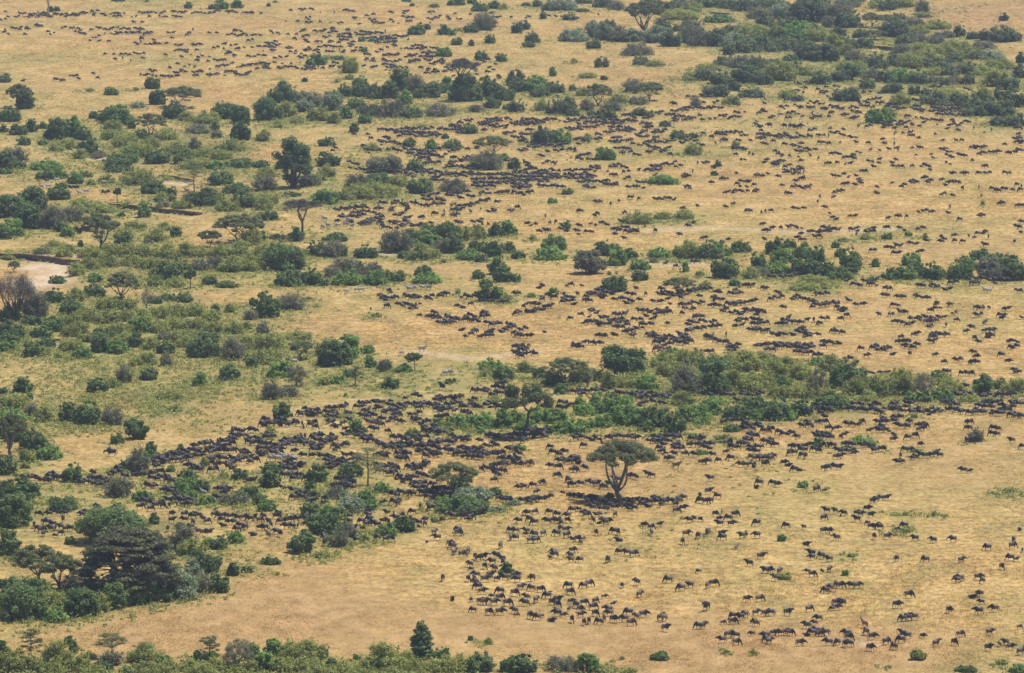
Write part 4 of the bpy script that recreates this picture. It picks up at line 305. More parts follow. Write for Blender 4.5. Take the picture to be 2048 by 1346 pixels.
# broad green ground under the scrub: photo point, radius in metres, strength
for u, v, r, k in [(120, 270, 16, .5), (260, 290, 20, .6), (400, 290, 18, .6), (480, 340, 16, .5), (120, 420, 16, .5), (300, 370, 12, .35), (520, 400, 16, .5), (250, 470, 14, .6), (330, 540, 16, .6),
                   (450, 540, 16, .5), (230, 620, 16, .6), (380, 640, 18, .7), (480, 690, 14, .6), (120, 680, 16, .6), (560, 730, 12, .5), (60, 850, 12, .5), (80, 980, 12, .5), (650, 720, 10, .4),
                   (1560, 60, 34, .6), (1680, 60, 34, .6), (1780, 90, 34, .6), (1600, 150, 26, .6), (1720, 150, 30, .6), (1850, 150, 34, .65), (1980, 160, 34, .6), (1480, 150, 20, .45), (1330, 170, 18, .4),
                   (1960, 220, 20, .5), (1400, 20, 26, .5), (1100, 190, 16, .45), (1250, 190, 16, .45), (900, 220, 18, .5), (700, 220, 18, .5), (600, 240, 16, .5), (800, 250, 14, .4), (660, 320, 14, .45), (780, 300, 12, .4),
                   (1420, 740, 14, .5), (1600, 770, 14, .5), (1750, 780, 14, .5), (1300, 780, 12, .5), (1120, 830, 10, .5), (880, 480, 12, .3), (1560, 560, 10, .3), (1500, 960, 30, .22), (1250, 1080, 26, .2), (350, 760, 22, .35), (500, 780, 18, .25),
                   (1900, 20, 20, .35), (120, 740, 20, .45), (300, 790, 20, .4), (150, 820, 18, .4), (420, 850, 16, .3), (240, 700, 16, .4), (100, 340, 20, .5), (60, 200, 20, .3), (620, 470, 16, .35), (560, 620, 14, .3), (720, 760, 14, .4), (850, 770, 12, .4), (950, 740, 10, .35), (650, 960, 14, .3), (300, 960, 14, .3), (1150, 300, 30, .25), (1400, 250, 30, .25), (820, 340, 20, .35), (1650, 230, 26, .3), (300, 1335, 12, .3), (700, 1340, 12, .3), (900, 1342, 10, .3), (100, 1335, 12, .3), (450, 1100, 10, .3), (1700, 800, 14, .4), (200, 560, 8, .5)]:
    splat(spot(u, v), r, k)
GREEN = np.clip(GREEN, 0, 1.0)
KEEP = GREEN; GREEN = np.zeros_like(X)
for u, v, r, k in [(1980, 25, 40, .7), (1900, 45, 26, .4), (250, 1275, 16, .6), (420, 1265, 16, .6), (640, 1225, 14, .6), (800, 1280, 16, .5), (950, 1250, 10, .5), (1300, 1275, 16, .5), (1700, 1300, 12, .35), (1900, 940, 22, .45), (1500, 1290, 18, .5), (1100, 1270, 14, .5), (1850, 1290, 16, .45), (1350, 1330, 14, .45), (1650, 1330, 14, .45), (560, 1180, 16, .4), (1200, 880, 10, .4), (1500, 850, 14, .4), (2000, 860, 20, .4),
                   (1800, 700, 14, .35), (1650, 740, 12, .3), (1200, 560, 16, .35), (1750, 620, 14, .3), (1930, 500, 20, .4), (900, 540, 14, .35), (450, 830, 14, .3), (200, 800, 12, .3), (150, 170, 20, .3), (500, 40, 30, .3), (1200, 120, 24, .35), (1300, 960, 12, .3), (600, 1150, 12, .3)]:
    splat(spot(u, v), r, k)
BROWN = np.clip(GREEN, 0, .9); GREEN = KEEP

def sheet(name, co, faces, mats, attrs=None, smooth_faces=True):
    me = bpy.data.meshes.new(name)
    co = np.asarray(co, np.float32).reshape(-1, 3); faces = np.asarray(faces, np.int32)
    k = faces.shape[1]
    me.vertices.add(len(co)); me.vertices.foreach_set("co", co.ravel())
    me.loops.add(faces.size); me.loops.foreach_set("vertex_index", faces.ravel())
    me.polygons.add(len(faces)); me.polygons.foreach_set("loop_start", np.arange(0, faces.size, k, dtype=np.int32))
    me.polygons.foreach_set("loop_total", np.full(len(faces), k, np.int32))
    me.polygons.foreach_set("use_smooth", np.full(len(faces), smooth_faces))
    for m in mats: me.materials.append(m)
    for n, arr in (attrs or {}).items():
        at = me.attributes.new(n, 'FLOAT', 'POINT'); at.data.foreach_set("value", np.asarray(arr, np.float32).ravel())
    me.update()
    return me

def link(name, me, parent=None, loc=None):
    o = bpy.data.objects.new(name, me); C.objects.link(o)
    if parent: o.parent = parent
    if loc is not None: o.location = loc
    return o

# ---------------------------------------------------------------- materials
def mat(name):
    m = bpy.data.materials.new(name); m.use_nodes = True
    nt = m.node_tree; nt.nodes.clear()
    return m, nt, nt.nodes.new, nt.links.new

def grass_colour(nt, tuft):
    N, L = nt.nodes.new, nt.links.new
    geo = N("ShaderNodeNewGeometry")
    def noise(scale, detail, stretch=(1, 1, 1), off=0.0):
        mp = N("ShaderNodeMapping"); mp.inputs["Scale"].default_value = stretch; mp.inputs["Location"].default_value = (off, off, 0)
        L(geo.outputs["Position"], mp.inputs["Vector"])
        n = N("ShaderNodeTexNoise"); n.inputs["Scale"].default_value = scale; n.inputs["Detail"].default_value = detail
        n.inputs["Roughness"].default_value = .62
        L(mp.outputs[0], n.inputs["Vector"]); return n.outputs["Fac"]
    def ramp(fac, stops):
        r = N("ShaderNodeValToRGB"); L(fac, r.inputs[0])
        el = r.color_ramp.elements
        for i, (p, c) in enumerate(stops):
            e = el[i] if i < 2 else el.new(p)
            e.position = p; e.color = (*c, 1)
        return r.outputs[0]
    def mix(f, a, b, kind='MIX'):
        m = N("ShaderNodeMix"); m.data_type = 'RGBA'; m.blend_type = kind
        if isinstance(f, float): m.inputs[0].default_value = f
        else: L(f, m.inputs[0])
        for s, i in ((a, 6), (b, 7)):
            if isinstance(s, tuple): m.inputs[i].default_value = (*s, 1)
            else: L(s, m.inputs[i])
        return m.outputs[2]
    def attr(n):
        a = N("ShaderNodeAttribute"); a.attribute_name = n; return a.outputs["Fac"]
    def math_(op, a, b):
        m = N("ShaderNodeMath"); m.operation = op
        for i, s in enumerate((a, b)):
            if isinstance(s, (int, float)): m.inputs[i].default_value = s
            else: L(s, m.inputs[i])
        m.use_clamp = op == 'MULTIPLY'
        return m.outputs[0]
    big = ramp(noise(.014, 3, (1, .5, 1)), [(.34, STRAW[0]), (.47, STRAW[1]), (.58, STRAW[2]), (.72, STRAW[3])])
    mid = ramp(noise(.11, 4, (1, .45, 1), 31.0), [(.36, STRAW[4]), (.5, STRAW[1]), (.66, STRAW[5])])
    c = mix(.5, big, mid)
    fine = ramp(noise(.9, 4, (1, .6, 1), 7.0), [(.30, (.46, .44, .40)), (.48, (.96, .96, .96)), (.66, (1.36, 1.33, 1.26))])
    c = mix(.9, c, fine, 'MULTIPLY')
    streak = ramp(noise(.32, 4, (.55, 1.0, 1), 91.0), [(.34, (.74, .74, .72)), (.5, (1, 1, 1)), (.66, (1.2, 1.18, 1.12))])
    c = mix(.9, c, streak, 'MULTIPLY')
    gfac = math_('MULTIPLY', attr("green"), ramp(noise(.16, 4, (1, .6, 1), 55.0), [(.3, (.35,) * 3), (.62, (1, 1, 1))]))
    c = mix(gfac, c, ramp(noise(.5, 3), [(.35, (.19, .185, .06)), (.65, (.33, .29, .10))]))
    c = mix(attr("brown"), c, ramp(noise(.3, 4, (1, .5, 1), 17.0), [(.35, (.30, .185, .075)), (.65, (.47, .30, .135))]))
    if not tuft:
        c = mix(attr("soil"), c, ramp(noise(.25, 4, (1, .4, 1), 3.0), [(.35, (.44, .31, .19)), (.65, (.62, .49, .34))]))
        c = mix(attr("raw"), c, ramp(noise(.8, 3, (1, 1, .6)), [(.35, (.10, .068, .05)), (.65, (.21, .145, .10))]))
    return c
STRAW = [(.26, .228, .076), (.415, .288, .108), (.43, .268, .104), (.31, .175, .075), (.23, .195, .074), (.54, .385, .175)]

gm, nt, N, L = mat("dry_grass_ground")
bs = N("ShaderNodeBsdfPrincipled"); out = N("ShaderNodeOutputMaterial")
bs.inputs["Roughness"].default_value = .95; bs.inputs["Specular IOR Level"].default_value = .1
L(grass_colour(nt, False), bs.inputs["Base Color"]); L(bs.outputs[0], out.inputs[0])
bn = N("ShaderNodeTexNoise"); bn.inputs["Scale"].default_value = 1.6; bn.inputs["Detail"].default_value = 3
gp = N("ShaderNodeNewGeometry"); L(gp.outputs["Position"], bn.inputs["Vector"])
bu = N("ShaderNodeBump"); bu.inputs["Strength"].default_value = .6; bu.inputs["Distance"].default_value = .35
L(bn.outputs["Fac"], bu.inputs["Height"]); L(bu.outputs[0], bs.inputs["Normal"])
tm, nt, N, L = mat("dry_grass_blades")
df = N("ShaderNodeBsdfDiffuse"); out = N("ShaderNodeOutputMaterial")
col = grass_colour(nt, True); geo = N("ShaderNodeNewGeometry")
rr = N("ShaderNodeValToRGB"); L(geo.outputs["Random Per Island"], rr.inputs[0])
for i, (p_, c_) in enumerate([(0, (.85, .78, .66)), (.3, (1.15, 1.1, 1.0)), (.75, (1.35, 1.33, 1.22)), (1, (1.75, 1.75, 1.6))]):
    e = rr.color_ramp.elements[i] if i < 2 else rr.color_ramp.elements.new(p_)
    e.position = p_; e.color = (*c_, 1)
mm = N("ShaderNodeMix"); mm.data_type = 'RGBA'; mm.blend_type = 'MULTIPLY'; mm.inputs[0].default_value = 1.0
L(col, mm.inputs[6]); L(rr.outputs[0], mm.inputs[7]); L(mm.outputs[2], df.inputs[0])
tr = N("ShaderNodeBsdfTranslucent"); mx = N("ShaderNodeMixShader"); mx.inputs[0].default_value = .5
L(mm.outputs[2], tr.inputs[0]); L(df.outputs[0], mx.inputs[1]); L(tr.outputs[0], mx.inputs[2]); L(mx.outputs[0], out.inputs[0])

nx, ny = len(GX), len(GY)
idx = np.arange(nx * ny).reshape(ny, nx)
quads = np.stack([idx[:-1, :-1], idx[:-1, 1:], idx[1:, 1:], idx[1:, :-1]], -1).reshape(-1, 4)
ground = link("ground", sheet("ground", np.stack([X, Y, Z], -1), quads, [gm], {"green": GREEN, "soil": SOIL, "raw": RAW, "brown": BROWN}))
BANK_LABEL = ['raw earth bank above the sandy riverbed at left edge', 'long straight raw bank in the left scrub', 'low bank above pale sand in the upper left scrub', 'dark bank under bushes at upper left', 'raw bank inside the far right woods', 'low dark bank at the far right edge', 'low reddish bank among bushes near the top edge', 'small stepped bank in the olive scrub']
for (bx, by, dep, flo, fade), blab in zip(BANKS, BANK_LABEL):
    xs = np.arange(bx[0], bx[-1] + .5, .5); n = len(xs); ys = np.interp(xs, bx, by)
    env = smooth((xs - bx[0]) / 5) * smooth((bx[-1] - xs) / 5) * (.6 + .4 * np.sin(xs / 4.3) * np.sin(xs / 7.7 + 2))
    wob = 1.1 * np.sin(xs / 1.9) * np.sin(xs / 5.3 + 1) + RNG.normal(0, .25, n)
    zt = relief(xs, ys)
    rows = [(ys + 4.2, relief(xs, ys + 4.2) - .03), (ys + 1.5, zt + .03), (ys - .25 + wob, zt + .02 + RNG.normal(0, .05, n)), (ys + .05 + wob, zt - .25),
            (ys + .15 + wob * .6 + RNG.normal(0, .12, n), zt - dep * .5 * env - .1), (ys - .5 + wob + RNG.normal(0, .2, n), zt - dep * env - .35)]
    co = np.stack([np.stack([xs, y, z], -1) for y, z in rows])
    ii = np.arange(n * len(rows)).reshape(len(rows), n)
    q = np.stack([ii[1:, :-1], ii[1:, 1:], ii[:-1, 1:], ii[:-1, :-1]], -1).reshape(-1, 4)
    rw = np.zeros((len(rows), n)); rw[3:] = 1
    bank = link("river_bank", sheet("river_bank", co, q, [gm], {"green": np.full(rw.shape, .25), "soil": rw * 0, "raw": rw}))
    bank["kind"] = "structure"; bank["label"] = blab
ground["kind"] = "structure"; ground["label"] = "dry straw coloured savanna plain with green patches and bare earth"

def grid_value(A, x, y):
    i = np.clip(np.searchsorted(GX, x), 0, nx - 1); j = np.clip(np.searchsorted(GY, y), 0, ny - 1)
    return A[j, i]

# ---------------------------------------------------------------- grass tufts
def tufts(n):
    D = RNG.uniform(0, 1, n) ** 1.35 * (2480 - 850) + 850
    half = D * 1024 / FOC * 1.16 + 12
    x = RNG.uniform(-1, 1, n) * half; y = D
    keep = (grid_value(SOIL, x, y) + grid_value(RAW, x, y)) < RNG.uniform(.15, .6, n)
    clump = np.sin(x / 3.1 + np.sin(y / 5.3)) * np.sin(y / 6.7 + np.sin(x / 4.1))
    keep &= RNG.uniform(0, 1, n) < .55 + .45 * clump
    x, y = x[keep], y[keep]; n = len(x)
    z = height(x, y) - .04
    g = grid_value(GREEN, x, y)
    tall = 1 + .45 * np.sin(x / 23 + 2) * np.sin(y / 41) + .3 * np.sin(x / 4.7) * np.sin(y / 9.1 + x / 6)
    V = np.zeros((n, 6, 3), np.float32)
    for b in range(2):
        bx, by = x + RNG.normal(0, .45, n), y + RNG.normal(0, .6, n); bz = z if b == 0 else height(bx, by) - .04
        hgt = RNG.uniform(.10, .30, n) * tall; wid = RNG.uniform(.10, .22, n) * (1 + (y - 900) / 1800)
        a = RNG.uniform(0, 2 * math.pi, n); la = a + math.pi / 2 + RNG.normal(0, .5, n); lean = RNG.uniform(.8, 2.2, n) * hgt
        ca, sa = np.cos(a) * wid * .5, np.sin(a) * wid * .5
        for q, (dx, dy, dz) in enumerate(((-ca, -sa, 0), (ca, sa, 0), (np.cos(la) * lean, np.sin(la) * lean, hgt))):
            V[:, 3 * b + q, 0], V[:, 3 * b + q, 1], V[:, 3 * b + q, 2] = bx + dx, by + dy, bz + dz
    F = np.arange(n * 6).reshape(-1, 3)
    o = link("dry_grass", sheet("dry_grass", V, F, [tm], {"green": np.repeat(g, 6), "brown": np.repeat(grid_value(BROWN, x, y), 6)}, False))
    o["kind"] = "stuff"; o["label"] = "long dry straw coloured grass covering the plain"
    o["category"] = "grass"
tufts(900000)
# ---------------------------------------------------------------- foliage and wood materials
def leaf_mat(name, dark, light, trans=.38, rough=.6, random_amt=.35):
    m, nt, N, L = mat(name)
    geo = N("ShaderNodeNewGeometry"); oi = N("ShaderNodeObjectInfo")
    n1 = N("ShaderNodeTexNoise"); n1.inputs["Scale"].default_value = .9; n1.inputs["Detail"].default_value = 3
    L(geo.outputs["Position"], n1.inputs["Vector"])
    add = N("ShaderNodeMath"); add.operation = 'MULTIPLY_ADD'
    L(oi.outputs["Random"], add.inputs[0]); add.inputs[1].default_value = random_amt; L(n1.outputs["Fac"], add.inputs[2])
    isl = N("ShaderNodeMath"); isl.operation = 'MULTIPLY_ADD'
    L(geo.outputs["Random Per Island"], isl.inputs[0]); isl.inputs[1].default_value = .45; L(add.outputs[0], isl.inputs[2])
    r = N("ShaderNodeValToRGB"); L(isl.outputs[0], r.inputs[0])
    r.color_ramp.elements[0].position = .45; r.color_ramp.elements[0].color = (*dark, 1)
    r.color_ramp.elements[1].position = 1.15 - .0; r.color_ramp.elements[1].position = 1.0; r.color_ramp.elements[1].color = (*light, 1)
    df = N("ShaderNodeBsdfPrincipled"); df.inputs["Roughness"].default_value = rough; df.inputs["Specular IOR Level"].default_value = .3
    tr = N("ShaderNodeBsdfTranslucent"); mx = N("ShaderNodeMixShader"); out = N("ShaderNodeOutputMaterial")
    mx.inputs[0].default_value = trans
    L(r.outputs[0], df.inputs["Base Color"]); L(r.outputs[0], tr.inputs[0])
    L(df.outputs[0], mx.inputs[1]); L(tr.outputs[0], mx.inputs[2]); L(mx.outputs[0], out.inputs[0])
    return m
LEAF = {
    'D': leaf_mat("evergreen_leaves", (.045, .088, .024), (.185, .26, .075)),
    'G': leaf_mat("bright_leaves", (.085, .165, .03), (.26, .39, .09)),
    'O': leaf_mat("olive_leaves", (.15, .18, .04), (.40, .425, .115)),
    'W': leaf_mat("far_evergreen_leaves", (.056, .09, .036), (.19, .235, .095)),
    'T': leaf_mat("thorn_leaves", (.10, .105, .06), (.27, .265, .155), .3),
    'S': leaf_mat("silver_leaves", (.14, .18, .09), (.34, .40, .23), .25),
    'A': leaf_mat("acacia_leaves", (.085, .11, .038), (.25, .27, .10)),
    'B': leaf_mat("dry_twigs", (.06, .054, .05), (.145, .128, .115), .1),
}
def bark(name, a, b):
    m, nt, N, L = mat(name)
    tc = N("ShaderNodeTexCoord"); n = N("ShaderNodeTexNoise"); n.inputs["Scale"].default_value = 3.0; n.inputs["Detail"].default_value = 4
    L(tc.outputs["Object"], n.inputs["Vector"])
    r = N("ShaderNodeValToRGB"); L(n.outputs["Fac"], r.inputs[0])
    r.color_ramp.elements[0].position = .35; r.color_ramp.elements[0].color = (*a, 1)
    r.color_ramp.elements[1].position = .65; r.color_ramp.elements[1].color = (*b, 1)
    bs = N("ShaderNodeBsdfPrincipled"); bs.inputs["Roughness"].default_value = .9; out = N("ShaderNodeOutputMaterial")
    L(r.outputs[0], bs.inputs["Base Color"]); L(bs.outputs[0], out.inputs[0]); return m
BARK = bark("dark_bark", (.06, .05, .042), (.13, .11, .09))
PALE = bark("pale_bark", (.20, .18, .16), (.36, .33, .30))

def unit(n):
    v = RNG.normal(size=(n, 3)); return v / np.linalg.norm(v, axis=1, keepdims=True)

def leaf_quads(P, Nn, size, aspect=1.5):
    n = len(P)
    t = np.cross(Nn, unit(n)); t /= np.linalg.norm(t, axis=1, keepdims=True) + 1e-9
    b = np.cross(Nn, t)
    s = (size * RNG.uniform(.6, 1.4, n))[:, None]
    a = t * s * .5 * aspect; c = b * s * .5
    return np.stack([P - a, P - c * .9 + a * .1, P + a, P + c * .9 - a * .1], 1)

def cloud(clumps, n, size, shell=.55, aspect=1.5, up=.6, spike=0.0):
    """leaf-sized faces through and around a set of ellipsoid clumps"""
    cl = np.asarray(clumps, float)
    area = cl[:, 3] * cl[:, 4] + cl[:, 5] * (cl[:, 3] + cl[:, 4]) * .5
    k = RNG.choice(len(cl), n, p=area / area.sum())
    d = unit(n)
    r = 1 - shell * RNG.uniform(0, 1, n) ** 2 + RNG.normal(0, .10, n)
    if spike: r += spike * (RNG.uniform(0, 1, n) > .88) * RNG.uniform(0, 1, n)
    P = cl[k, :3] + d * cl[k, 3:] * r[:, None]
    keep = P[:, 2] > .03
    P, d = P[keep], d[keep]
    Nn = d * .75 + unit(len(P)) * .75; Nn[:, 2] += up
    Nn /= np.linalg.norm(Nn, axis=1, keepdims=True) + 1e-9
    return leaf_quads(P, Nn, size, aspect)

def slivers(P, D, length, width):
    n = len(P); s = np.cross(D, unit(n)); s /= np.linalg.norm(s, axis=1, keepdims=True) + 1e-9
    l = (length * RNG.uniform(.5, 1.3, n))[:, None]
    a, w = D * l, s * width
    return np.stack([P - w, P + w, P + a + w * .4, P + a - w * .4], 1)

def quad_mesh(name, Q, m):
    Q = np.concatenate(Q) if isinstance(Q, list) else Q
    return sheet(name, Q, np.arange(len(Q) * 4).reshape(-1, 4), [m], None, False)

class Wood:
    def __init__(self): self.V, self.F, self.n = [], [], 0
    def limb(self, pts, r0, r1, k=6):
        pts = [Vector(p) for p in pts]; m = len(pts)
        for i, p in enumerate(pts):
            d = (pts[min(i + 1, m - 1)] - pts[max(i - 1, 0)]).normalized()
            s = d.orthogonal().normalized(); t = d.cross(s)
            r = r0 + (r1 - r0) * i / (m - 1)
            for j in range(k):
                a = 2 * math.pi * j / k
                self.V.append(p + (s * math.cos(a) + t * math.sin(a)) * r)
        for i in range(m - 1):
            for j in range(k):
                a, b = self.n + i * k + j, self.n + i * k + (j + 1) % k
                self.F.append((a, b, b + k, a + k))
        self.n += m * k
    def mesh(self, name, m):
        return sheet(name, np.array([tuple(v) for v in self.V]), np.array(self.F), [m])

def bend(a, b, sag=.15, n=5):
    a, b = Vector(a), Vector(b); L = (b - a).length
    off = Vector(RNG.normal(0, 1, 3)) * L * sag * .5
    return [a.lerp(b, t) + off * math.sin(math.pi * t) + Vector((0, 0, -L * sag * .35 * math.sin(math.pi * t))) for t in np.linspace(0, 1, n)]

# ---------------------------------------------------------------- bushes: a few of each kind and size, then copied
def bush_meshes(kind, w, h):
    R = w / 2
    cl = []
    nb = {'D': 11, 'W': 11, 'G': 11, 'O': 14, 'T': 12, 'S': 12}[kind] + int(w * 1.2)
    for i in range(nb):
        a = RNG.uniform(0, 2 * math.pi); r = R * math.sqrt(RNG.uniform(0, 1)) * .86
        br = R * RNG.uniform(.20, .40)
        top = h * (1 - .55 * (r / R) ** 2) * RNG.uniform(.6, 1.12)
        z = max(top - br * .8, br * .35)
        cl.append((math.cos(a) * r, math.sin(a) * r, z, br, br, min(br * .85, h * .45)))
        if z > br * 1.2: cl.append((math.cos(a) * r, math.sin(a) * r, z * .45, br * .9, br * .9, z * .45))
    for i in range(nb):
        a = RNG.uniform(0, 2 * math.pi); q = RNG.uniform(.75, 1.15); br = R * RNG.uniform(.07, .16)
        cl.append((math.cos(a) * R * q * .95, math.sin(a) * R * q * .95, RNG.uniform(.1, .55) * h, br, br, br * 1.1))
    for i in range(nb // 2):
        a = RNG.uniform(0, 2 * math.pi); r = R * math.sqrt(RNG.uniform(0, .8)); br = R * RNG.uniform(.08, .17)
        cl.append((math.cos(a) * r, math.sin(a) * r, h * RNG.uniform(.8, 1.06) * (1 - .35 * (r / R) ** 2), br, br, br))
    n = int(min(11000, 500 + w * h * {'D': 190, 'W': 180, 'G': 190, 'O': 170, 'T': 110, 'S': 180}[kind]))
    ls = {'D': .30, 'W': .28, 'G': .30, 'O': .22, 'T': .2, 'S': .24}[kind] * (.75 + .05 * w)
    Q = [cloud(cl, n, ls, .55 if kind in 'DGSW' else .8, 1.5, .6, .35 if kind in 'OT' else .2)]
    if kind in 'TOS':
        m = int(n * (.55 if kind == 'T' else .25))
        d = unit(m); d[:, 2] = np.abs(d[:, 2]) + .25; d /= np.linalg.norm(d, axis=1, keepdims=True)
        c = np.asarray(cl)[RNG.integers(0, len(cl), m)]
        P = c[:, :3] * RNG.uniform(.3, 1, (m, 1)) + unit(m) * c[:, 3:] * .5; P[:, 2] = np.abs(P[:, 2])
        Q.append(slivers(P, d, .22 * h + .25, .03 + .004 * w))
    fol = quad_mesh(kind + "_foliage", Q, LEAF[kind])
    wd = Wood()
    for i in range(5):
        c = cl[RNG.integers(0, len(cl))]
        wd.limb(bend((RNG.normal(0, .1 * R), RNG.normal(0, .1 * R), -.15), (c[0], c[1], c[2]), .2), .035 * h ** .6 + .02, .02, 5)
    return fol, wd.mesh(kind + "_stem", BARK)
SIZES = [1.6, 3.2, 5.5, 9.0, 14.0]
RATIO = [.42, .7, 1.0]
PROTO = {}
def bush_proto(kind, w, h):
    s = min(SIZES, key=lambda q: abs(math.log(q / w))); ra = min(RATIO, key=lambda q: abs(math.log(q * w / h)))
    key = (kind, s, ra, int(RNG.integers(0, 2)))
    if key not in PROTO: PROTO[key] = bush_meshes(kind, s, s * ra)
    return PROTO[key], s, s * ra

BUSH_NAME = {'W': ("far_evergreen_bush", "far evergreen bush", "grey-green"), 'D': ("evergreen_bush", "evergreen bush", "dark green"), 'G': ("green_bush", "green bush", "bright green"),
             'O': ("scrub_bush", "scrub bush", "olive"), 'T': ("thorn_bush", "thorn bush", "greyish"), 'S': ("silver_bush", "silver bush", "pale silvery")}
THINGS = []          # records for labelling: object, descriptor, group, u, v
def tag(o, label, cat, group=None):
    o["label"] = label; o["category"] = cat
    if group: o["group"] = group
for p, wm, hm, k, u, v in PLACED:
    (fol, stem), ws, hs = bush_proto(k, wm, hm)
    nm, cat, adj = BUSH_NAME[k]
    o = link(nm, fol, None, p); st = link("stem", stem, o)
    k2 = (1.18 if v < 250 and u > 1250 else .84 if v > 1275 and k in 'OT' else 1.0) * {'O': 1.35, 'T': 1.3, 'D': 1.24, 'W': 1.32, 'G': 1.24, 'S': 1.25}[k]
    o.scale = (wm / ws * k2, wm / ws * .9 * k2, hm / hs * (.4 + .6 * k2)); o.rotation_euler = (0, 0, RNG.uniform(0, 6.28))
    size = 'tiny' if wm < 2.6 else 'small' if wm < 4.5 else 'large' if wm > 9 else 'medium-sized'
    THINGS.append([o, f"{size} {adj} {nm.split('_')[0] if k in 'OT' else ''} bush".replace('  ', ' '), 'bush', f"{adj} bushes on the plain", u, v])

# ---------------------------------------------------------------- trees, each built for itself
def grow(build, w, h):
    R = w / 2; cl = []; wd = Wood(); Q = []
    leaf, wood = LEAF['A'], BARK
    if build in ('dark', 'green', 'olive', 'silver', 'thorn', 'round'):
        k = {'dark': 'D', 'green': 'G', 'olive': 'O', 'silver': 'S', 'thorn': 'T', 'round': 'D'}[build]
        nb = 80 if build == 'round' else 46 if build in ('round', 'thorn', 'silver') else 30
        for i in range(nb):
            d = unit(1)[0]; d[2] = abs(d[2]) if RNG.uniform() < .8 else -abs(d[2]) * .7
            rr = RNG.uniform(.35, .84)
            br = R * RNG.uniform(.16, .30)
            base = .40 * h if build == 'round' else .32 * h
            zc = base + d[2] * (h - base) * rr if d[2] > 0 else base + d[2] * base * rr
            cl.append((d[0] * R * rr, d[1] * R * rr, max(zc, br * .5), br, br, br * .8))
        n = int(min(15000, 2500 + w * h * 75))
        Q.append(cloud(cl, n, .32 + .008 * w, .6, 1.5, .6, .15))
        if build in ('thorn', 'silver'):
            c = np.asarray(cl)[RNG.integers(0, len(cl), 2500)]
            d = unit(2500) * .6 + np.array([0, 0, .3]); d /= np.linalg.norm(d, axis=1, keepdims=True)
            Q.append(slivers(c[:, :3] + unit(2500) * c[:, 3:] * .7, d, 1.0, .035))
        for i in range(9):
            c = cl[RNG.integers(0, len(cl))]
            wd.limb(bend((RNG.normal(0, .06 * R), RNG.normal(0, .06 * R), -.2), c[:3], .2, 6), .03 * h, .04, 6)
        return wd, Q, LEAF[k], wood
    if build in ('pale', 'dead'):
        wood = PALE if build == 'pale' else BARK; leaf = LEAF['B']
        tips = []
        fork = h * (.35 if build == 'pale' else .12)
        for j in range(2 if build == 'pale' else 3):
            wd.limb(bend((RNG.normal(0, .15), RNG.normal(0, .15), -.2), (RNG.normal(0, .08 * w), RNG.normal(0, .05 * w), fork), .1), .03 * h, .022 * h, 7)
        for i in range(7 if build == 'pale' else 26):
            a = RNG.uniform(0, 6.28); r = R * math.sqrt(RNG.uniform(.05, 1)); z = h * RNG.uniform(.62, 1.0) * (1 - .25 * (r / R) ** 2)
            tip = (math.cos(a) * r, math.sin(a) * r, z); tips.append(tip)
            path = bend((math.cos(a) * r * .1, math.sin(a) * r * .1, fork * .9), tip, .16, 6)
            wd.limb(path, .016 * h, .02, 5)
            for b in range(5):
                s = path[int(RNG.integers(2, 6))]
                e = s + Vector(RNG.normal(0, 1, 3)) * R * .22 + Vector((0, 0, h * .07))
                wd.limb(bend(s, e, .15, 4), .004 * h + .01, .012, 4)
        n = 500 if build == 'pale' else 5200
        t = np.array(tips)[RNG.integers(0, len(tips), n)]
        P = t + RNG.normal(0, 1, (n, 3)) * np.array([R * .17, R * .17, h * .08])
        d = unit(n); d[:, 2] += .5; d /= np.linalg.norm(d, axis=1, keepdims=True)
        Q.append(slivers(P, d, .9, .028))
        return wd, Q, leaf, wood
    if build == 'cone':
        wd.limb([(0, 0, -.2), (0, 0, h * .5), (.1, 0, h * .95)], .035 * h, .03, 7)
        for i in range(15):
            z = h * (.10 + .85 * i / 14); rr = R * (1 - (z / h)) ** .55 * RNG.uniform(.8, 1.05) + .25
            m = max(3, int(7 * rr / R) + 2)
            for j in range(m):
                a = 6.28 * j / m + RNG.uniform(-.4, .4); q = rr * RNG.uniform(.45, .85)
                cl.append((math.cos(a) * q, math.sin(a) * q, z + RNG.normal(0, .02 * h) - .04 * h * q / R, rr * .36, rr * .36, h * .042))
                if j % 2 == 0: wd.limb(bend((0, 0, z - .05 * h), (math.cos(a) * q, math.sin(a) * q, z), .1, 4), .06, .02, 4)
        Q.append(cloud(cl, 9000, .24, .7, 1.7, .5, .25))
        return wd, Q, LEAF['D'], wood
    if build == 'tier':
        leaf = leaf_mat("layered_acacia_leaves", (.055, .07, .028), (.185, .185, .085), .3)
        for i in range(240):
            a = RNG.uniform(0, 6.28); q = math.sqrt(RNG.uniform(0, 1)); r = R * q * .9
            dome = h * (.97 - .66 * q ** 3.2)
            z = dome - h * .38 * RNG.uniform(0, 1) ** 1.6 * (1 - .5 * q)
            br = R * RNG.uniform(.09, .2)
            cl.append((math.cos(a) * r, math.sin(a) * r, max(z, h * .12), br, br, h * RNG.uniform(.016, .036)))
        Q.append(cloud(cl, 46000, .34, .8, 1.6, .7, .2))
        c = np.asarray(cl)[RNG.integers(0, len(cl), 6000)]
        d = unit(6000); d[:, 2] *= .4; d /= np.linalg.norm(d, axis=1, keepdims=True)
        Q.append(slivers(c[:, :3] + unit(6000) * c[:, 3:] * .6 - np.array([0, 0, .15]), d, 1.3, .04))
        forks = []
        for j in range(6):
            a = 6.28 * j / 6 + RNG.uniform(-.3, .3); f = (math.cos(a) * R * .35, math.sin(a) * R * .35, h * .42); forks.append(f)
            wd.limb(bend((RNG.normal(0, .3), RNG.normal(0, .3), -.2), f, .12, 6), .03 * h, .014 * h, 7)
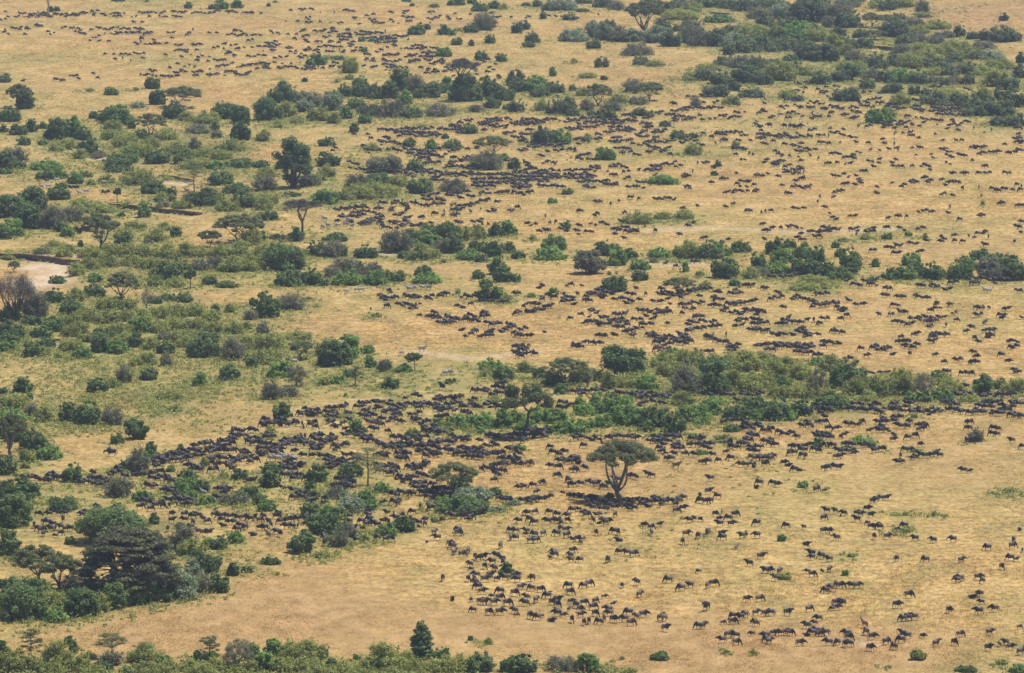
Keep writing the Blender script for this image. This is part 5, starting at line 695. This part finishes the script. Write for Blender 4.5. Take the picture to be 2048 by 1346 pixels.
        for c in cl[::2]:
            f = min(forks, key=lambda q: (q[0] - c[0]) ** 2 + (q[1] - c[1]) ** 2)
            wd.limb(bend(f, c[:3], .12, 5), .009 * h, .03, 4)
        return wd, Q, leaf, wood
    # trees with a clear trunk
    P = dict(fork=dict(fz=.15, stems=1, n=105, flat=.05, wide=.13, dome=.25, top=.97, depth=.17, leaves=10500, ls=.27, twig=1200),
             tall=dict(fz=.48, stems=1, n=34, flat=.08, wide=.17, dome=.20, top=.95, depth=.26, leaves=8000, ls=.29, twig=500),
             umbrella=dict(fz=.22, stems=2, n=64, flat=.05, wide=.13, dome=.28, top=.95, depth=.30, leaves=11000, ls=.26, twig=2200),
             bare=dict(fz=.40, stems=1, n=40, flat=.035, wide=.14, dome=.14, top=.96, depth=.10, leaves=1500, ls=.18, twig=6500),
             sparse=dict(fz=.55, stems=1, n=34, flat=.03, wide=.22, dome=.40, top=.97, depth=.5, leaves=2500, ls=.18, twig=1600),
             thorntree=dict(fz=.25, stems=2, n=36, flat=.09, wide=.16, dome=.4, top=.92, depth=.5, leaves=1200, ls=.2, twig=5200))[build]
    if build == 'bare': leaf = LEAF['B']
    if build == 'thorntree': leaf = LEAF['T']
    if build == 'tall': leaf = LEAF['D'] if w < 12 and False else leaf_mat("tall_tree_leaves", (.06, .095, .03), (.19, .24, .075))
    if build == 'fork': leaf = leaf_mat("flat_crown_leaves", (.075, .092, .036), (.20, .21, .085)); wood = bark("forked_bark", (.11, .095, .085), (.24, .215, .19))
    for i in range(P['n']):
        a = RNG.uniform(0, 6.28); q = math.sqrt(RNG.uniform(0, 1)); br = R * P['wide'] * RNG.uniform(.75, 1.35)
        r = max(R * 1.04 * q - br * .45, 0)
        z = h * (P['top'] - P['dome'] * q ** 2.2 - P['depth'] * RNG.uniform(0, 1) ** 2.2) + RNG.normal(0, .012 * h)
        cl.append((math.cos(a) * r, math.sin(a) * r, z, br, br, h * P['flat'] * RNG.uniform(.7, 1.3)))
    area = max(.5, min(1.3, w * w / 150.0))
    Q.append(cloud(cl, int(P['leaves'] * area), P['ls'] * (.8 + .02 * w), .75, 1.6, .6, .2))
    m = int(P['twig'] * area)
    c = np.asarray(cl)[RNG.integers(0, len(cl), m)]
    d = unit(m); d[:, 2] = d[:, 2] * .5 + .15; d /= np.linalg.norm(d, axis=1, keepdims=True)
    Q.append(slivers(c[:, :3] + unit(m) * c[:, 3:] * .8, d, .05 * w + .3, .03))
    fz = h * P['fz']; ends = []
    nlimb = 3 if build in ('tall', 'sparse') else 6
    if build == 'sparse':
        wd.limb(bend((0, 0, -.2), (RNG.normal(0, .03 * w), 0, h * .93), .03, 7), .018 * h + .05, .03, 7)
        for c in cl:
            z0 = max(h * .25, c[2] - h * .10)
            wd.limb(bend((0, 0, z0), c[:3], .08, 4), .05, .018, 4)
        return wd, Q, leaf, wood
    roots = []
    for s in range(P['stems']):
        e = (RNG.normal(0, .035 * w) * P['stems'], RNG.normal(0, .03 * w), fz)
        wd.limb(bend((RNG.normal(0, .012 * h) * (P['stems'] - 1) * 1.6, RNG.normal(0, .012 * h) * (P['stems'] - 1), -.2), e, .05, 5),
                (.05 if build == 'fork' else .036 if build != 'tall' else .030) * h, (.040 if build == 'fork' else .026 if build != 'tall' else .022) * h, 9)
        roots.append(e)
    for j in range(nlimb):
        a = 6.28 * j / nlimb + RNG.uniform(-.35, .35); s = roots[j % len(roots)]
        rr = R * RNG.uniform(.28, .55); zt = h * (P['top'] - P['dome'] * .3 - max(P['depth'], .12) - P['flat'])
        zt = max(zt, fz + .12 * h)
        e = (s[0] * .5 + math.cos(a) * rr, s[1] * .5 + math.sin(a) * rr, zt)
        wd.limb(bend(s, e, .14, 6), (.024 if build == 'fork' else .017) * h + .02, .009 * h + .015, 7); ends.append(e)
    for c in cl:
        e = min(ends, key=lambda q: (q[0] - c[0]) ** 2 + (q[1] - c[1]) ** 2)
        wd.limb(bend(e, (c[0], c[1], c[2] - c[5] * .5), .12, 4), .0055 * h + .015, .018, 5)
    return wd, Q, leaf, wood

TREE_NAME = dict(fork="savanna_tree", tall="tall_tree", cone="cone_tree", tier="umbrella_tree", round="round_tree", umbrella="acacia_tree", bare="bare_acacia",
                 sparse="sparse_acacia", thorn="thorn_tree", silver="silver_bush", dark="evergreen_bush", green="green_bush", olive="scrub_bush", pale="dead_tree",
                 dead="leafless_tree", thorntree="thorn_tree")
LANDMARKS = []
for p, wm, hm, build, short, label, u, v in TREE_PLACED:
    wd, Q, leaf, wood = grow(build, wm, hm)
    nm = TREE_NAME[build]
    bushy = build in ('dark', 'green', 'olive', 'silver')
    if bushy:
        root = link(nm, quad_mesh(nm, Q, leaf), None, p); link("stem", wd.mesh("stem", wood), root)
    else:
        root = link(nm, None, None, p)
        link("trunk", wd.mesh("trunk", wood), root); link("crown", quad_mesh("crown", Q, leaf), root)
    tag(root, label, 'bush' if bushy else 'tree')
    LANDMARKS.append((short, u, v))

# ---------------------------------------------------------------- low scrub between the bushes
def low_scrub(n):
    D = RNG.uniform(0, 1, n) ** 1.2 * (2450 - 850) + 850
    x = RNG.uniform(-1, 1, n) * (D * 1024 / FOC * 1.15 + 10); y = D
    g = grid_value(GREEN, x, y) - grid_value(SOIL, x, y) * 2 - grid_value(RAW, x, y)
    lump = .5 + .5 * np.sin(x / 7 + 2 * np.sin(y / 19)) * np.sin(y / 13 + x / 23)
    keep = RNG.uniform(0, 1, n) < np.clip(g - .14, 0, 1) * (.25 + .9 * lump) * 1.1
    x, y, g = x[keep], y[keep], g[keep]; n = len(x); z = height(x, y)
    r = RNG.uniform(.35, 1.3, n) * (.6 + .6 * g); hh = r * RNG.uniform(.5, 1.0, n)
    m = 14; k = np.repeat(np.arange(n), m)
    d = unit(n * m); d[:, 2] = np.abs(d[:, 2])
    q = RNG.uniform(.5, 1.1, (n * m, 1))
    P = np.stack([x, y, z], -1)[k] + d * np.stack([r, r, hh], -1)[k] * q
    Nn = d * .6 + unit(n * m) * .8; Nn[:, 2] += .3; Nn /= np.linalg.norm(Nn, axis=1, keepdims=True)
    o = link("low_scrub", quad_mesh("low_scrub", leaf_quads(P, Nn, .30, 1.6), LEAF['O']))
    o["kind"] = "stuff"; o["label"] = "low olive undergrowth between the bushes"; o["category"] = "undergrowth"
low_scrub(230000)
# ---------------------------------------------------------------- animals
def hide(name, a, b, rough=.55, stripes=False):
    m, nt, N, L = mat(name)
    tc = N("ShaderNodeTexCoord"); out = N("ShaderNodeOutputMaterial")
    r = N("ShaderNodeValToRGB")
    if stripes:
        w = N("ShaderNodeTexWave"); w.inputs["Scale"].default_value = 2.6; w.inputs["Distortion"].default_value = 2.5; w.inputs["Detail Scale"].default_value = 1.5
        L(tc.outputs["Object"], w.inputs["Vector"]); L(w.outputs["Fac"], r.inputs[0])
        r.color_ramp.elements[0].position = .38; r.color_ramp.elements[1].position = .46
    else:
        n = N("ShaderNodeTexNoise"); n.inputs["Scale"].default_value = 2.2; n.inputs["Detail"].default_value = 3
        oi = N("ShaderNodeObjectInfo"); ad = N("ShaderNodeMath"); ad.operation = 'MULTIPLY_ADD'
        L(tc.outputs["Object"], n.inputs["Vector"]); L(oi.outputs["Random"], ad.inputs[0]); ad.inputs[1].default_value = .35; L(n.outputs["Fac"], ad.inputs[2])
        L(ad.outputs[0], r.inputs[0])
        r.color_ramp.elements[0].position = .42; r.color_ramp.elements[1].position = .95
    r.color_ramp.elements[0].color = (*a, 1); r.color_ramp.elements[1].color = (*b, 1)
    bs = N("ShaderNodeBsdfPrincipled"); bs.inputs["Roughness"].default_value = rough; bs.inputs["Specular IOR Level"].default_value = .45
    L(r.outputs[0], bs.inputs["Base Color"]); L(bs.outputs[0], out.inputs[0]); return m
HIDE = hide("grey_hide", (.028, .024, .025), (.17, .147, .145))
HIDE_FRONT = hide("dark_fore_hide", (.009, .008, .009), (.028, .024, .024))
HIDE_BROWN = hide("brown_hide", (.06, .042, .034), (.22, .16, .12))
BLACK = hide("black_hair", (.010, .009, .011), (.022, .020, .022), .7)
SHANK = hide("brown_shanks", (.03, .024, .021), (.06, .047, .038), .7)
HORN = hide("dark_horn", (.03, .027, .025), (.07, .06, .055), .4)
ZEBRA_HIDE = hide("zebra_hide", (.035, .032, .03), (.62, .58, .52), .7, True)
BUFF_HIDE = hide("buffalo_hide", (.010, .010, .012), (.026, .024, .026), .6)
TOPI_HIDE = hide("antelope_hide", (.16, .085, .05), (.28, .17, .11), .6)

def loft(bm, pts, k=10):
    """pts: (centre, half width across, half height) along a path, closed at both ends"""
    rings = []; m = len(pts)
    for i, (c, ry, rz) in enumerate(pts):
        d = (Vector(pts[min(i + 1, m - 1)][0]) - Vector(pts[max(i - 1, 0)][0])).normalized()
        s = Vector((0, 1, 0)); s = (s - d * s.dot(d))
        s = s.normalized() if s.length > .2 else Vector((1, 0, 0)).cross(d).normalized()
        t = d.cross(s)
        rings.append([bm.verts.new(Vector(c) + s * ry * math.cos(2 * math.pi * j / k) + t * rz * math.sin(2 * math.pi * j / k)) for j in range(k)])
    for a, b in zip(rings[:-1], rings[1:]):
        for j in range(k): bm.faces.new((a[j], a[(j + 1) % k], b[(j + 1) % k], b[j]))
    bm.faces.new(list(reversed(rings[0]))); bm.faces.new(rings[-1])

def body(pose, kind):
    """one continuous skin: trunk, neck, head, four legs"""
    bm = bmesh.new()
    g = dict(wildebeest=dict(b=1.0, deep=1.0, leg=.98, hump=1.0), buffalo=dict(b=1.42, deep=1.12, leg=.86, hump=.9), zebra=dict(b=1.0, deep=.92, leg=1.0, hump=.35), antelope=dict(b=.88, deep=.85, leg=1.05, hump=1.1))[kind]
    b, dp, hu = g['b'], g['deep'], g['hump'] * .13
    T = [((-.80, 0, .98), .06, .10), ((-.74, 0, .98), .18, .25), ((-.52, 0, .97), .26, .33), ((-.15, 0, .92), .29, .37 * dp), ((.2, 0, .93 + hu * .5), .30, .42 * dp),
         ((.48, 0, .97 + hu * .9), .26, .46 * dp), ((.68, 0, 1.03 + hu * .9), .18, .35), ((.80, 0, 1.08 + hu * .5), .12, .22)]
    drop = 0.0
    if pose == 'lie': drop = .62
    loft(bm, [((x, y, z - drop), ry, rz) for (x, y, z), ry, rz in T], 12)
    top = 1.10 + hu * .6 - drop
    heads = dict(graze=((1.02, 0, .62), (1.12, 0, .40), (1.22, 0, .06)), walk=((1.02, 0, 1.02), (1.14, 0, 1.0), (1.46, 0, .70)), stand=((.96, 0, 1.30), (1.04, 0, 1.40), (1.40, 0, 1.18)),
                 lie=((.98, 0, .68), (1.06, 0, .78), (1.40, 0, .52)), trot=((1.02, 0, 1.10), (1.14, 0, 1.14), (1.47, 0, .88)))
    hh = heads[pose]
    if kind in ('zebra', 'antelope') and pose == 'stand': hh = ((.98, 0, 1.44), (1.02, 0, 1.62), (1.36, 0, 1.40))
    n0 = Vector((.66, 0, top - .02)); n1, h0, h1 = [Vector(q) for q in hh]
    loft(bm, [(n0 + Vector((-.1, 0, -.05)), .17, .30), (n0.lerp(n1, .4), .14, .24), (n1, .10, .17)], 10)
    fat = 1.3 if kind == 'buffalo' else 1.0
    loft(bm, [(h0 + (h0 - h1) * .12, .05 * fat, .07), (h0, .11 * fat, .135 * fat), (h0.lerp(h1, .35), .105 * fat, .13 * fat), (h0.lerp(h1, .75), .08 * fat, .09 * fat), (h1, .08 * fat, .08), (h1 + (h1 - h0) * .06, .04, .04)], 10)
    for s in (-1, 1):   # ears
        e = h0 + Vector((-.02, .09 * s, .03)); loft(bm, [(e, .03, .03), (e + Vector((-.03, .1 * s, .01)), .035, .025), (e + Vector((-.05, .17 * s, -.01)), .012, .012)], 6)
    sw = dict(graze=(.10, -.06, .05, -.09), walk=(.24, -.16, .17, -.20), stand=(.02, -.02, .03, -.02), trot=(.34, -.24, .26, -.28), lie=(0, 0, 0, 0))[pose]
    for i, (s, front) in enumerate(((1, True), (-1, True), (1, False), (-1, False))):
        w = sw[i]; y = .13 * s * b
        if pose == 'lie':
            x = .42 if front else -.5
            loft(bm, [((x, y, .34), .10, .10), ((x + .25, y * 1.5, .12), .06, .06), ((x + .02, y * 1.7, .05), .04, .04)], 8); continue
        if front:
            P = [((.44, y, .86), .095, .15), ((.45 + w * .25, y, .66), .07, .095), ((.46 + w * .55, y, .46), .05, .06), ((.45 + w * .8, y, .26), .036, .04), ((.44 + w, y, .09), .036, .042), ((.47 + w, y, .0), .05, .065)]
        else:
            P = [((-.54, y, .92), .11, .21), ((-.50 + w * .3, y, .70), .085, .14), ((-.62 + w * .55, y, .50), .052, .066), ((-.62 + w * .8, y, .28), .038, .044), ((-.58 + w, y, .09), .038, .044), ((-.55 + w, y, .0), .05, .065)]
        loft(bm, P, 8)
    me = bpy.data.meshes.new("raw"); bm.to_mesh(me); bm.free()
    return me, n0, n1, h0, h1

def solidify_skin(me, voxel, ratio):
    o = bpy.data.objects.new("tmp", me); C.objects.link(o)
    r = o.modifiers.new("r", 'REMESH'); r.mode = 'VOXEL'; r.voxel_size = voxel; r.use_smooth_shade = True
    s = o.modifiers.new("s", 'SMOOTH'); s.factor = .5; s.iterations = 2
    if ratio < 1: d = o.modifiers.new("d", 'DECIMATE'); d.ratio = ratio
    dg = bpy.context.evaluated_depsgraph_get()
    out = bpy.data.meshes.new_from_object(o.evaluated_get(dg))
    bpy.data.objects.remove(o)
    return out

def paint(me, kind, pose, n1, h0, main):
    """face, shanks and belly line take their own hide where the animal has it"""
    me.materials.clear()
    if kind == 'wildebeest':
        for m in (main, BLACK, SHANK, HIDE_BROWN, HIDE_FRONT): me.materials.append(m)
        for p in me.polygons:
            c = p.center; k = 0
            if (c - h0).length < .62 and c.x > min(n1.x, h0.x) - .02: k = 1
            elif c.z < .52 and c.x < .95 and pose != 'lie': k = 2
            elif c.x > .55 and c.z > 1.2: k = 1
            elif c.x > .18 + .25 * (c.z - 1.0) or (c.x > -.25 and c.z < .78): k = 4
            p.material_index = k; p.use_smooth = True
    else:
        me.materials.append(main)
        for p in me.polygons: p.use_smooth = True

def tube_mesh(name, paths, m):
    bm = bmesh.new()
    for p in paths: loft(bm, p, 6)
    me = bpy.data.meshes.new(name); bm.to_mesh(me); bm.free(); me.materials.append(m)
    for q in me.polygons: q.use_smooth = True
    return me

def extras(kind, pose, n0, n1, h0, h1):
    dz = -.62 if pose == 'lie' else 0
    P = {}
    hd = (h0 - h1).normalized()
    if kind != 'zebra':
        sp = dict(wildebeest=.30, buffalo=.46, antelope=.16)[kind]; rise = dict(wildebeest=.16, buffalo=.10, antelope=.42)[kind]; r = .032 if kind != 'buffalo' else .06
        paths = []
        for s in (-1, 1):
            a = h0 + hd * .06 + Vector((0, .05 * s, .05))
            paths.append([(a, r, r), (a + Vector((.02, sp * .55 * s, -.02 if kind != 'antelope' else .15)), r * .9, r * .9), (a + Vector((.03, sp * s, .06 + rise * .3)), r * .7, r * .7), (a + Vector((.0, sp * .85 * s, .06 + rise)), r * .25, r * .25)])
        P['horns'] = tube_mesh("horns", paths, HORN)
    if kind in ('wildebeest', 'zebra'):
        up = Vector((0, 0, .16))
        P['mane'] = tube_mesh("mane", [[(n0 + up + Vector((-.22, 0, .03)), .02, .03), (n0 + up, .035, .085), (n0.lerp(n1, .5) + up * .85, .035, .085), (n1 + up * .65, .03, .06), (h0 + hd * .1 + Vector((0, 0, .05)), .02, .03)]], BLACK)
    P['tail'] = tube_mesh("tail", [[((-.79, 0, 1.08 + dz), .03, .03), ((-.90, 0, .98 + dz), .03, .03), ((-.93, 0, max(.75 + dz, .3)), .045, .045), ((-.92, 0, max(.42 + dz, .12)), .05, .05), ((-.90, 0, max(.3 + dz, .06)), .015, .015)]], BLACK)
    if kind == 'wildebeest':
        P['beard'] = tube_mesh("beard", [[(n0 + Vector((.12, 0, -.28)), .03, .05), (n0.lerp(n1, .55) + Vector((-.02, 0, -.22)), .035, .09), (n1 + Vector((-.0, 0, -.17)), .03, .08), (h0.lerp(h1, .3) + Vector((-.08, 0, -.12)), .02, .03)]], BLACK)
    return P

ANIMAL = {}
def animal(kind, pose, main, voxel=.042, ratio=1.0):
    key = (kind, pose, main.name, ratio)
    if key not in ANIMAL:
        raw, n0, n1, h0, h1 = body(pose, kind)
        me = solidify_skin(raw, voxel, ratio); me.name = kind
        paint(me, kind, pose, n1, h0, main)
        ANIMAL[key] = (me, extras(kind, pose, n0, n1, h0, h1))
    return ANIMAL[key]

def face(f):
    if f == 'l': return math.pi + RNG.normal(0, .5)
    if f == 'r': return RNG.normal(0, .5)
    if f == 'b': return (-1 if RNG.uniform() < .7 else 1) * math.pi / 2 + RNG.choice((-1, 1)) * RNG.uniform(.25, .7)
    if f == 'q': return -math.pi / 2 - .5
    q = RNG.uniform()
    return math.pi + RNG.normal(0, .6) if q < .45 else RNG.normal(0, .6) if q < .75 else RNG.uniform(0, 6.28)

herd = []
for key, text in HERD.items():
    ox, oy = TILES[key]
    for item in text.split(';'):
        a = item.split()
        if len(a) <= 3:
            herd.append((ox + float(a[0]) / PX, oy + float(a[1]) / PX, a[2] if len(a) == 3 else ''))
        else:
            x0, y0, x1, y1, n = float(a[0]), float(a[1]), float(a[2]), float(a[3]), int(a[4])
            way = 'l' if RNG.uniform() < .6 else 'r'
            for i in range(n):
                t = (i + .5) / n
                f = way if RNG.uniform() < .6 else ''
                herd.append((ox + (x0 + (x1 - x0) * t + RNG.normal(0, 6)) / PX, oy + (y0 + (y1 - y0) * t + RNG.normal(0, 5)) / PX, f + '*' if f else '*'))
herd.sort(key=lambda q: -q[1])
POSES = ['graze', 'graze', 'graze', 'walk', 'walk', 'stand', 'trot']
NEAR = 300
CROWD_V, CROWD_F, CROWD_M, CROWD_N = [], [], [], 0
low = {}
for i, (u, v, f) in enumerate(herd):
    p = spot(u, v); fc = f.replace('*', '')
    pose = POSES[RNG.integers(0, len(POSES))] if RNG.uniform() > .06 else 'lie'
    if f == 'b' and pose == 'trot': pose = 'walk'
    s = RNG.uniform(.92, 1.08) if RNG.uniform() > .14 else RNG.uniform(.62, .82)
    main = HIDE if RNG.uniform() < .62 else HIDE_BROWN
    yaw = face(fc)
    if i < NEAR:
        me, ex = animal('wildebeest', pose, main)
        o = link("wildebeest", me, None, p); o.scale = (s * .88, s * 1.04, s * .96); o.rotation_euler = (0, 0, yaw)
        if i < 190:
            for nm, em in ex.items(): link(nm, em, o)
        what = {'lie': 'resting wildebeest', 'b': 'wildebeest'}.get(pose, 'wildebeest')
        desc = {'l': 'dark wildebeest facing left', 'r': 'dark wildebeest facing right', 'b': 'dark wildebeest seen end-on'}.get(f, 'dark wildebeest')
        THINGS.append([o, desc, 'wildebeest', 'wildebeest of the near herd', u, v])
    else:
        key = (pose, main.name)
        if key not in low:
            raw, n0, n1, h0, h1 = body(pose, 'wildebeest')
            me = solidify_skin(raw, .06, .30); paint(me, 'wildebeest', pose, n1, h0, main)
            me.calc_loop_triangles()
            co = np.zeros(len(me.vertices) * 3); me.vertices.foreach_get("co", co)
            tri = np.zeros(len(me.loop_triangles) * 3, int); me.loop_triangles.foreach_get("vertices", tri)
            tp = np.zeros(len(me.loop_triangles), int); me.loop_triangles.foreach_get("polygon_index", tp)
            mi = np.zeros(len(me.polygons), int); me.polygons.foreach_get("material_index", mi)
            co, tri, mi = co.reshape(-1, 3), tri.reshape(-1, 3), mi[tp]
            if main is HIDE_BROWN: mi = np.where(mi == 0, 3, mi)
            for em in extras('wildebeest', pose, n0, n1, h0, h1).values():
                em.calc_loop_triangles()
                c2 = np.zeros(len(em.vertices) * 3); em.vertices.foreach_get("co", c2)
                t2 = np.zeros(len(em.loop_triangles) * 3, int); em.loop_triangles.foreach_get("vertices", t2)
                tri = np.concatenate([tri, t2.reshape(-1, 3) + len(co)]); mi = np.concatenate([mi, np.full(len(t2) // 3, 1)]); co = np.concatenate([co, c2.reshape(-1, 3)])
            low[key] = (co, tri, mi)
        co, tri, mi = low[key]
        c, sn = math.cos(yaw) * s * .86, math.sin(yaw) * s * .86
        W = np.stack([co[:, 0] * c - co[:, 1] * sn + p.x, co[:, 0] * sn + co[:, 1] * c + p.y, co[:, 2] * s * .95 + p.z], -1)
        CROWD_V.append(W); CROWD_F.append(tri + CROWD_N); CROWD_M.append(mi); CROWD_N += len(co)
me = sheet("wildebeest_herd", np.concatenate(CROWD_V), np.concatenate(CROWD_F), [HIDE, BLACK, SHANK, HIDE_BROWN, HIDE_FRONT])
me.polygons.foreach_set("material_index", np.concatenate(CROWD_M).astype(np.int32)); me.update()
crowd = link("wildebeest_herd", me); crowd["kind"] = "stuff"; crowd["category"] = "herd"
crowd["label"] = "packed bands of grazing wildebeest across the middle and far plain"

ZP = ['graze', 'walk', 'stand', 'stand']
for key, x, y, f in ZEBRAS:
    ox, oy = TILES[key]; u, v = ox + x / PX, oy + y / PX
    me, ex = animal('zebra', ZP[RNG.integers(0, 4)], ZEBRA_HIDE)
    o = link("zebra", me, None, spot(u, v)); o.rotation_euler = (0, 0, face(f)); o.scale = (1.02,) * 3
    THINGS.append([o, 'pale zebra', 'zebra', 'zebras among the wildebeest', u, v])
for key, x, y, f, label in BUFFALO:
    ox, oy = TILES[key]; u, v = ox + x / PX, oy + y / PX
    me, ex = animal('buffalo', 'stand' if f in 'qb' else 'walk', BUFF_HIDE)
    o = link("buffalo", me, None, spot(u, v)); o.rotation_euler = (0, 0, face(f)); o.scale = (1.22, 1.3, 1.22)
    for nm, em in ex.items(): link(nm, em, o)
    if label:
        tag(o, label, 'buffalo', 'buffaloes on the plain')
        if f in 'lq': LANDMARKS.append(({'q': 'buffalo facing the viewer'}.get(f, 'lone buffalo on left slope'), u, v)) if (f == 'q' or key == 'i') else None
    else: THINGS.append([o, 'black buffalo', 'buffalo', 'buffaloes on the plain', u, v])
for key, x, y, f, label in ANTELOPE:
    ox, oy = TILES[key]; u, v = ox + x / PX, oy + y / PX
    me, ex = animal('antelope', 'stand', TOPI_HIDE if key == 'p' else HIDE_BROWN)
    o = link("antelope", me, None, spot(u, v)); o.rotation_euler = (0, 0, face(f)); o.scale = (1.05,) * 3
    for nm, em in ex.items(): link(nm, em, o)
    tag(o, label, 'antelope')
    if key == 'p': LANDMARKS.append(('antelope standing alert', u, v))

# ---------------------------------------------------------------- labels that single each thing out
LANDMARKS += [('sandy riverbed patch', 115, 545), ('straight raw river bank', 310, 415), ('pale worn track', 1540, 462), ('far eroded bank', 1775, 95)]
cells = {}
for rec in THINGS + [[None, 'dark wildebeest', 'wildebeest', '', q[0], q[1]] for q in herd[NEAR:]]:
    o, desc, cat, group, u, v = rec
    best = min(LANDMARKS, key=lambda q: (q[1] - u) ** 2 + ((q[2] - v) * 1.5) ** 2)
    dx, dy = u - best[1], v - best[2]
    side = ('right of' if dx > 0 else 'left of') if abs(dx) > 1.4 * abs(dy) else ('in front of' if dy > 0 else 'behind')
    kind_ = cat if cat == 'wildebeest' else ' '.join(w for w in desc.split() if w not in ('tiny', 'small', 'large', 'medium-sized'))
    cells.setdefault((best[0], side, kind_), []).append((math.hypot(dx, dy), rec))
for (mark, side, desc), lst in cells.items():
    lst.sort(key=lambda q: q[0])
    for i, (d, rec) in enumerate(lst):
        o, desc, cat, group, u, v = rec
        if o is None: continue
        nth = 'nearest' if i == 0 else f"{i + 1}{'th' if 10 < (i + 1) % 100 < 14 else {1: 'st', 2: 'nd', 3: 'rd'}.get((i + 1) % 10, 'th')} nearest"
        tag(o, f"{desc}, {nth} {side} the {mark}", cat, group)

# ---------------------------------------------------------------- air
hb = bmesh.new(); bmesh.ops.create_cube(hb, size=1.0)
hm_ = bpy.data.meshes.new("haze"); hb.to_mesh(hm_); hb.free()
haze = link("haze", hm_); zlo, zhi = float(Z.min()) - 1.0, CAM_H + 6
haze.scale = (5400, 6500, zhi - zlo); haze.location = (0, 2450, (zlo + zhi) / 2)
m, nt, N, L = mat("haze_air"); out = N("ShaderNodeOutputMaterial"); pv = N("ShaderNodeVolumePrincipled")
pv.inputs["Color"].default_value = (.66, .78, 1.0, 1); pv.inputs["Density"].default_value = HAZE; pv.inputs["Anisotropy"].default_value = 0.0
L(pv.outputs[0], out.inputs["Volume"]); hm_.materials.append(m)
haze["kind"] = "stuff"; haze["label"] = "thin bluish haze in the air over the plain"
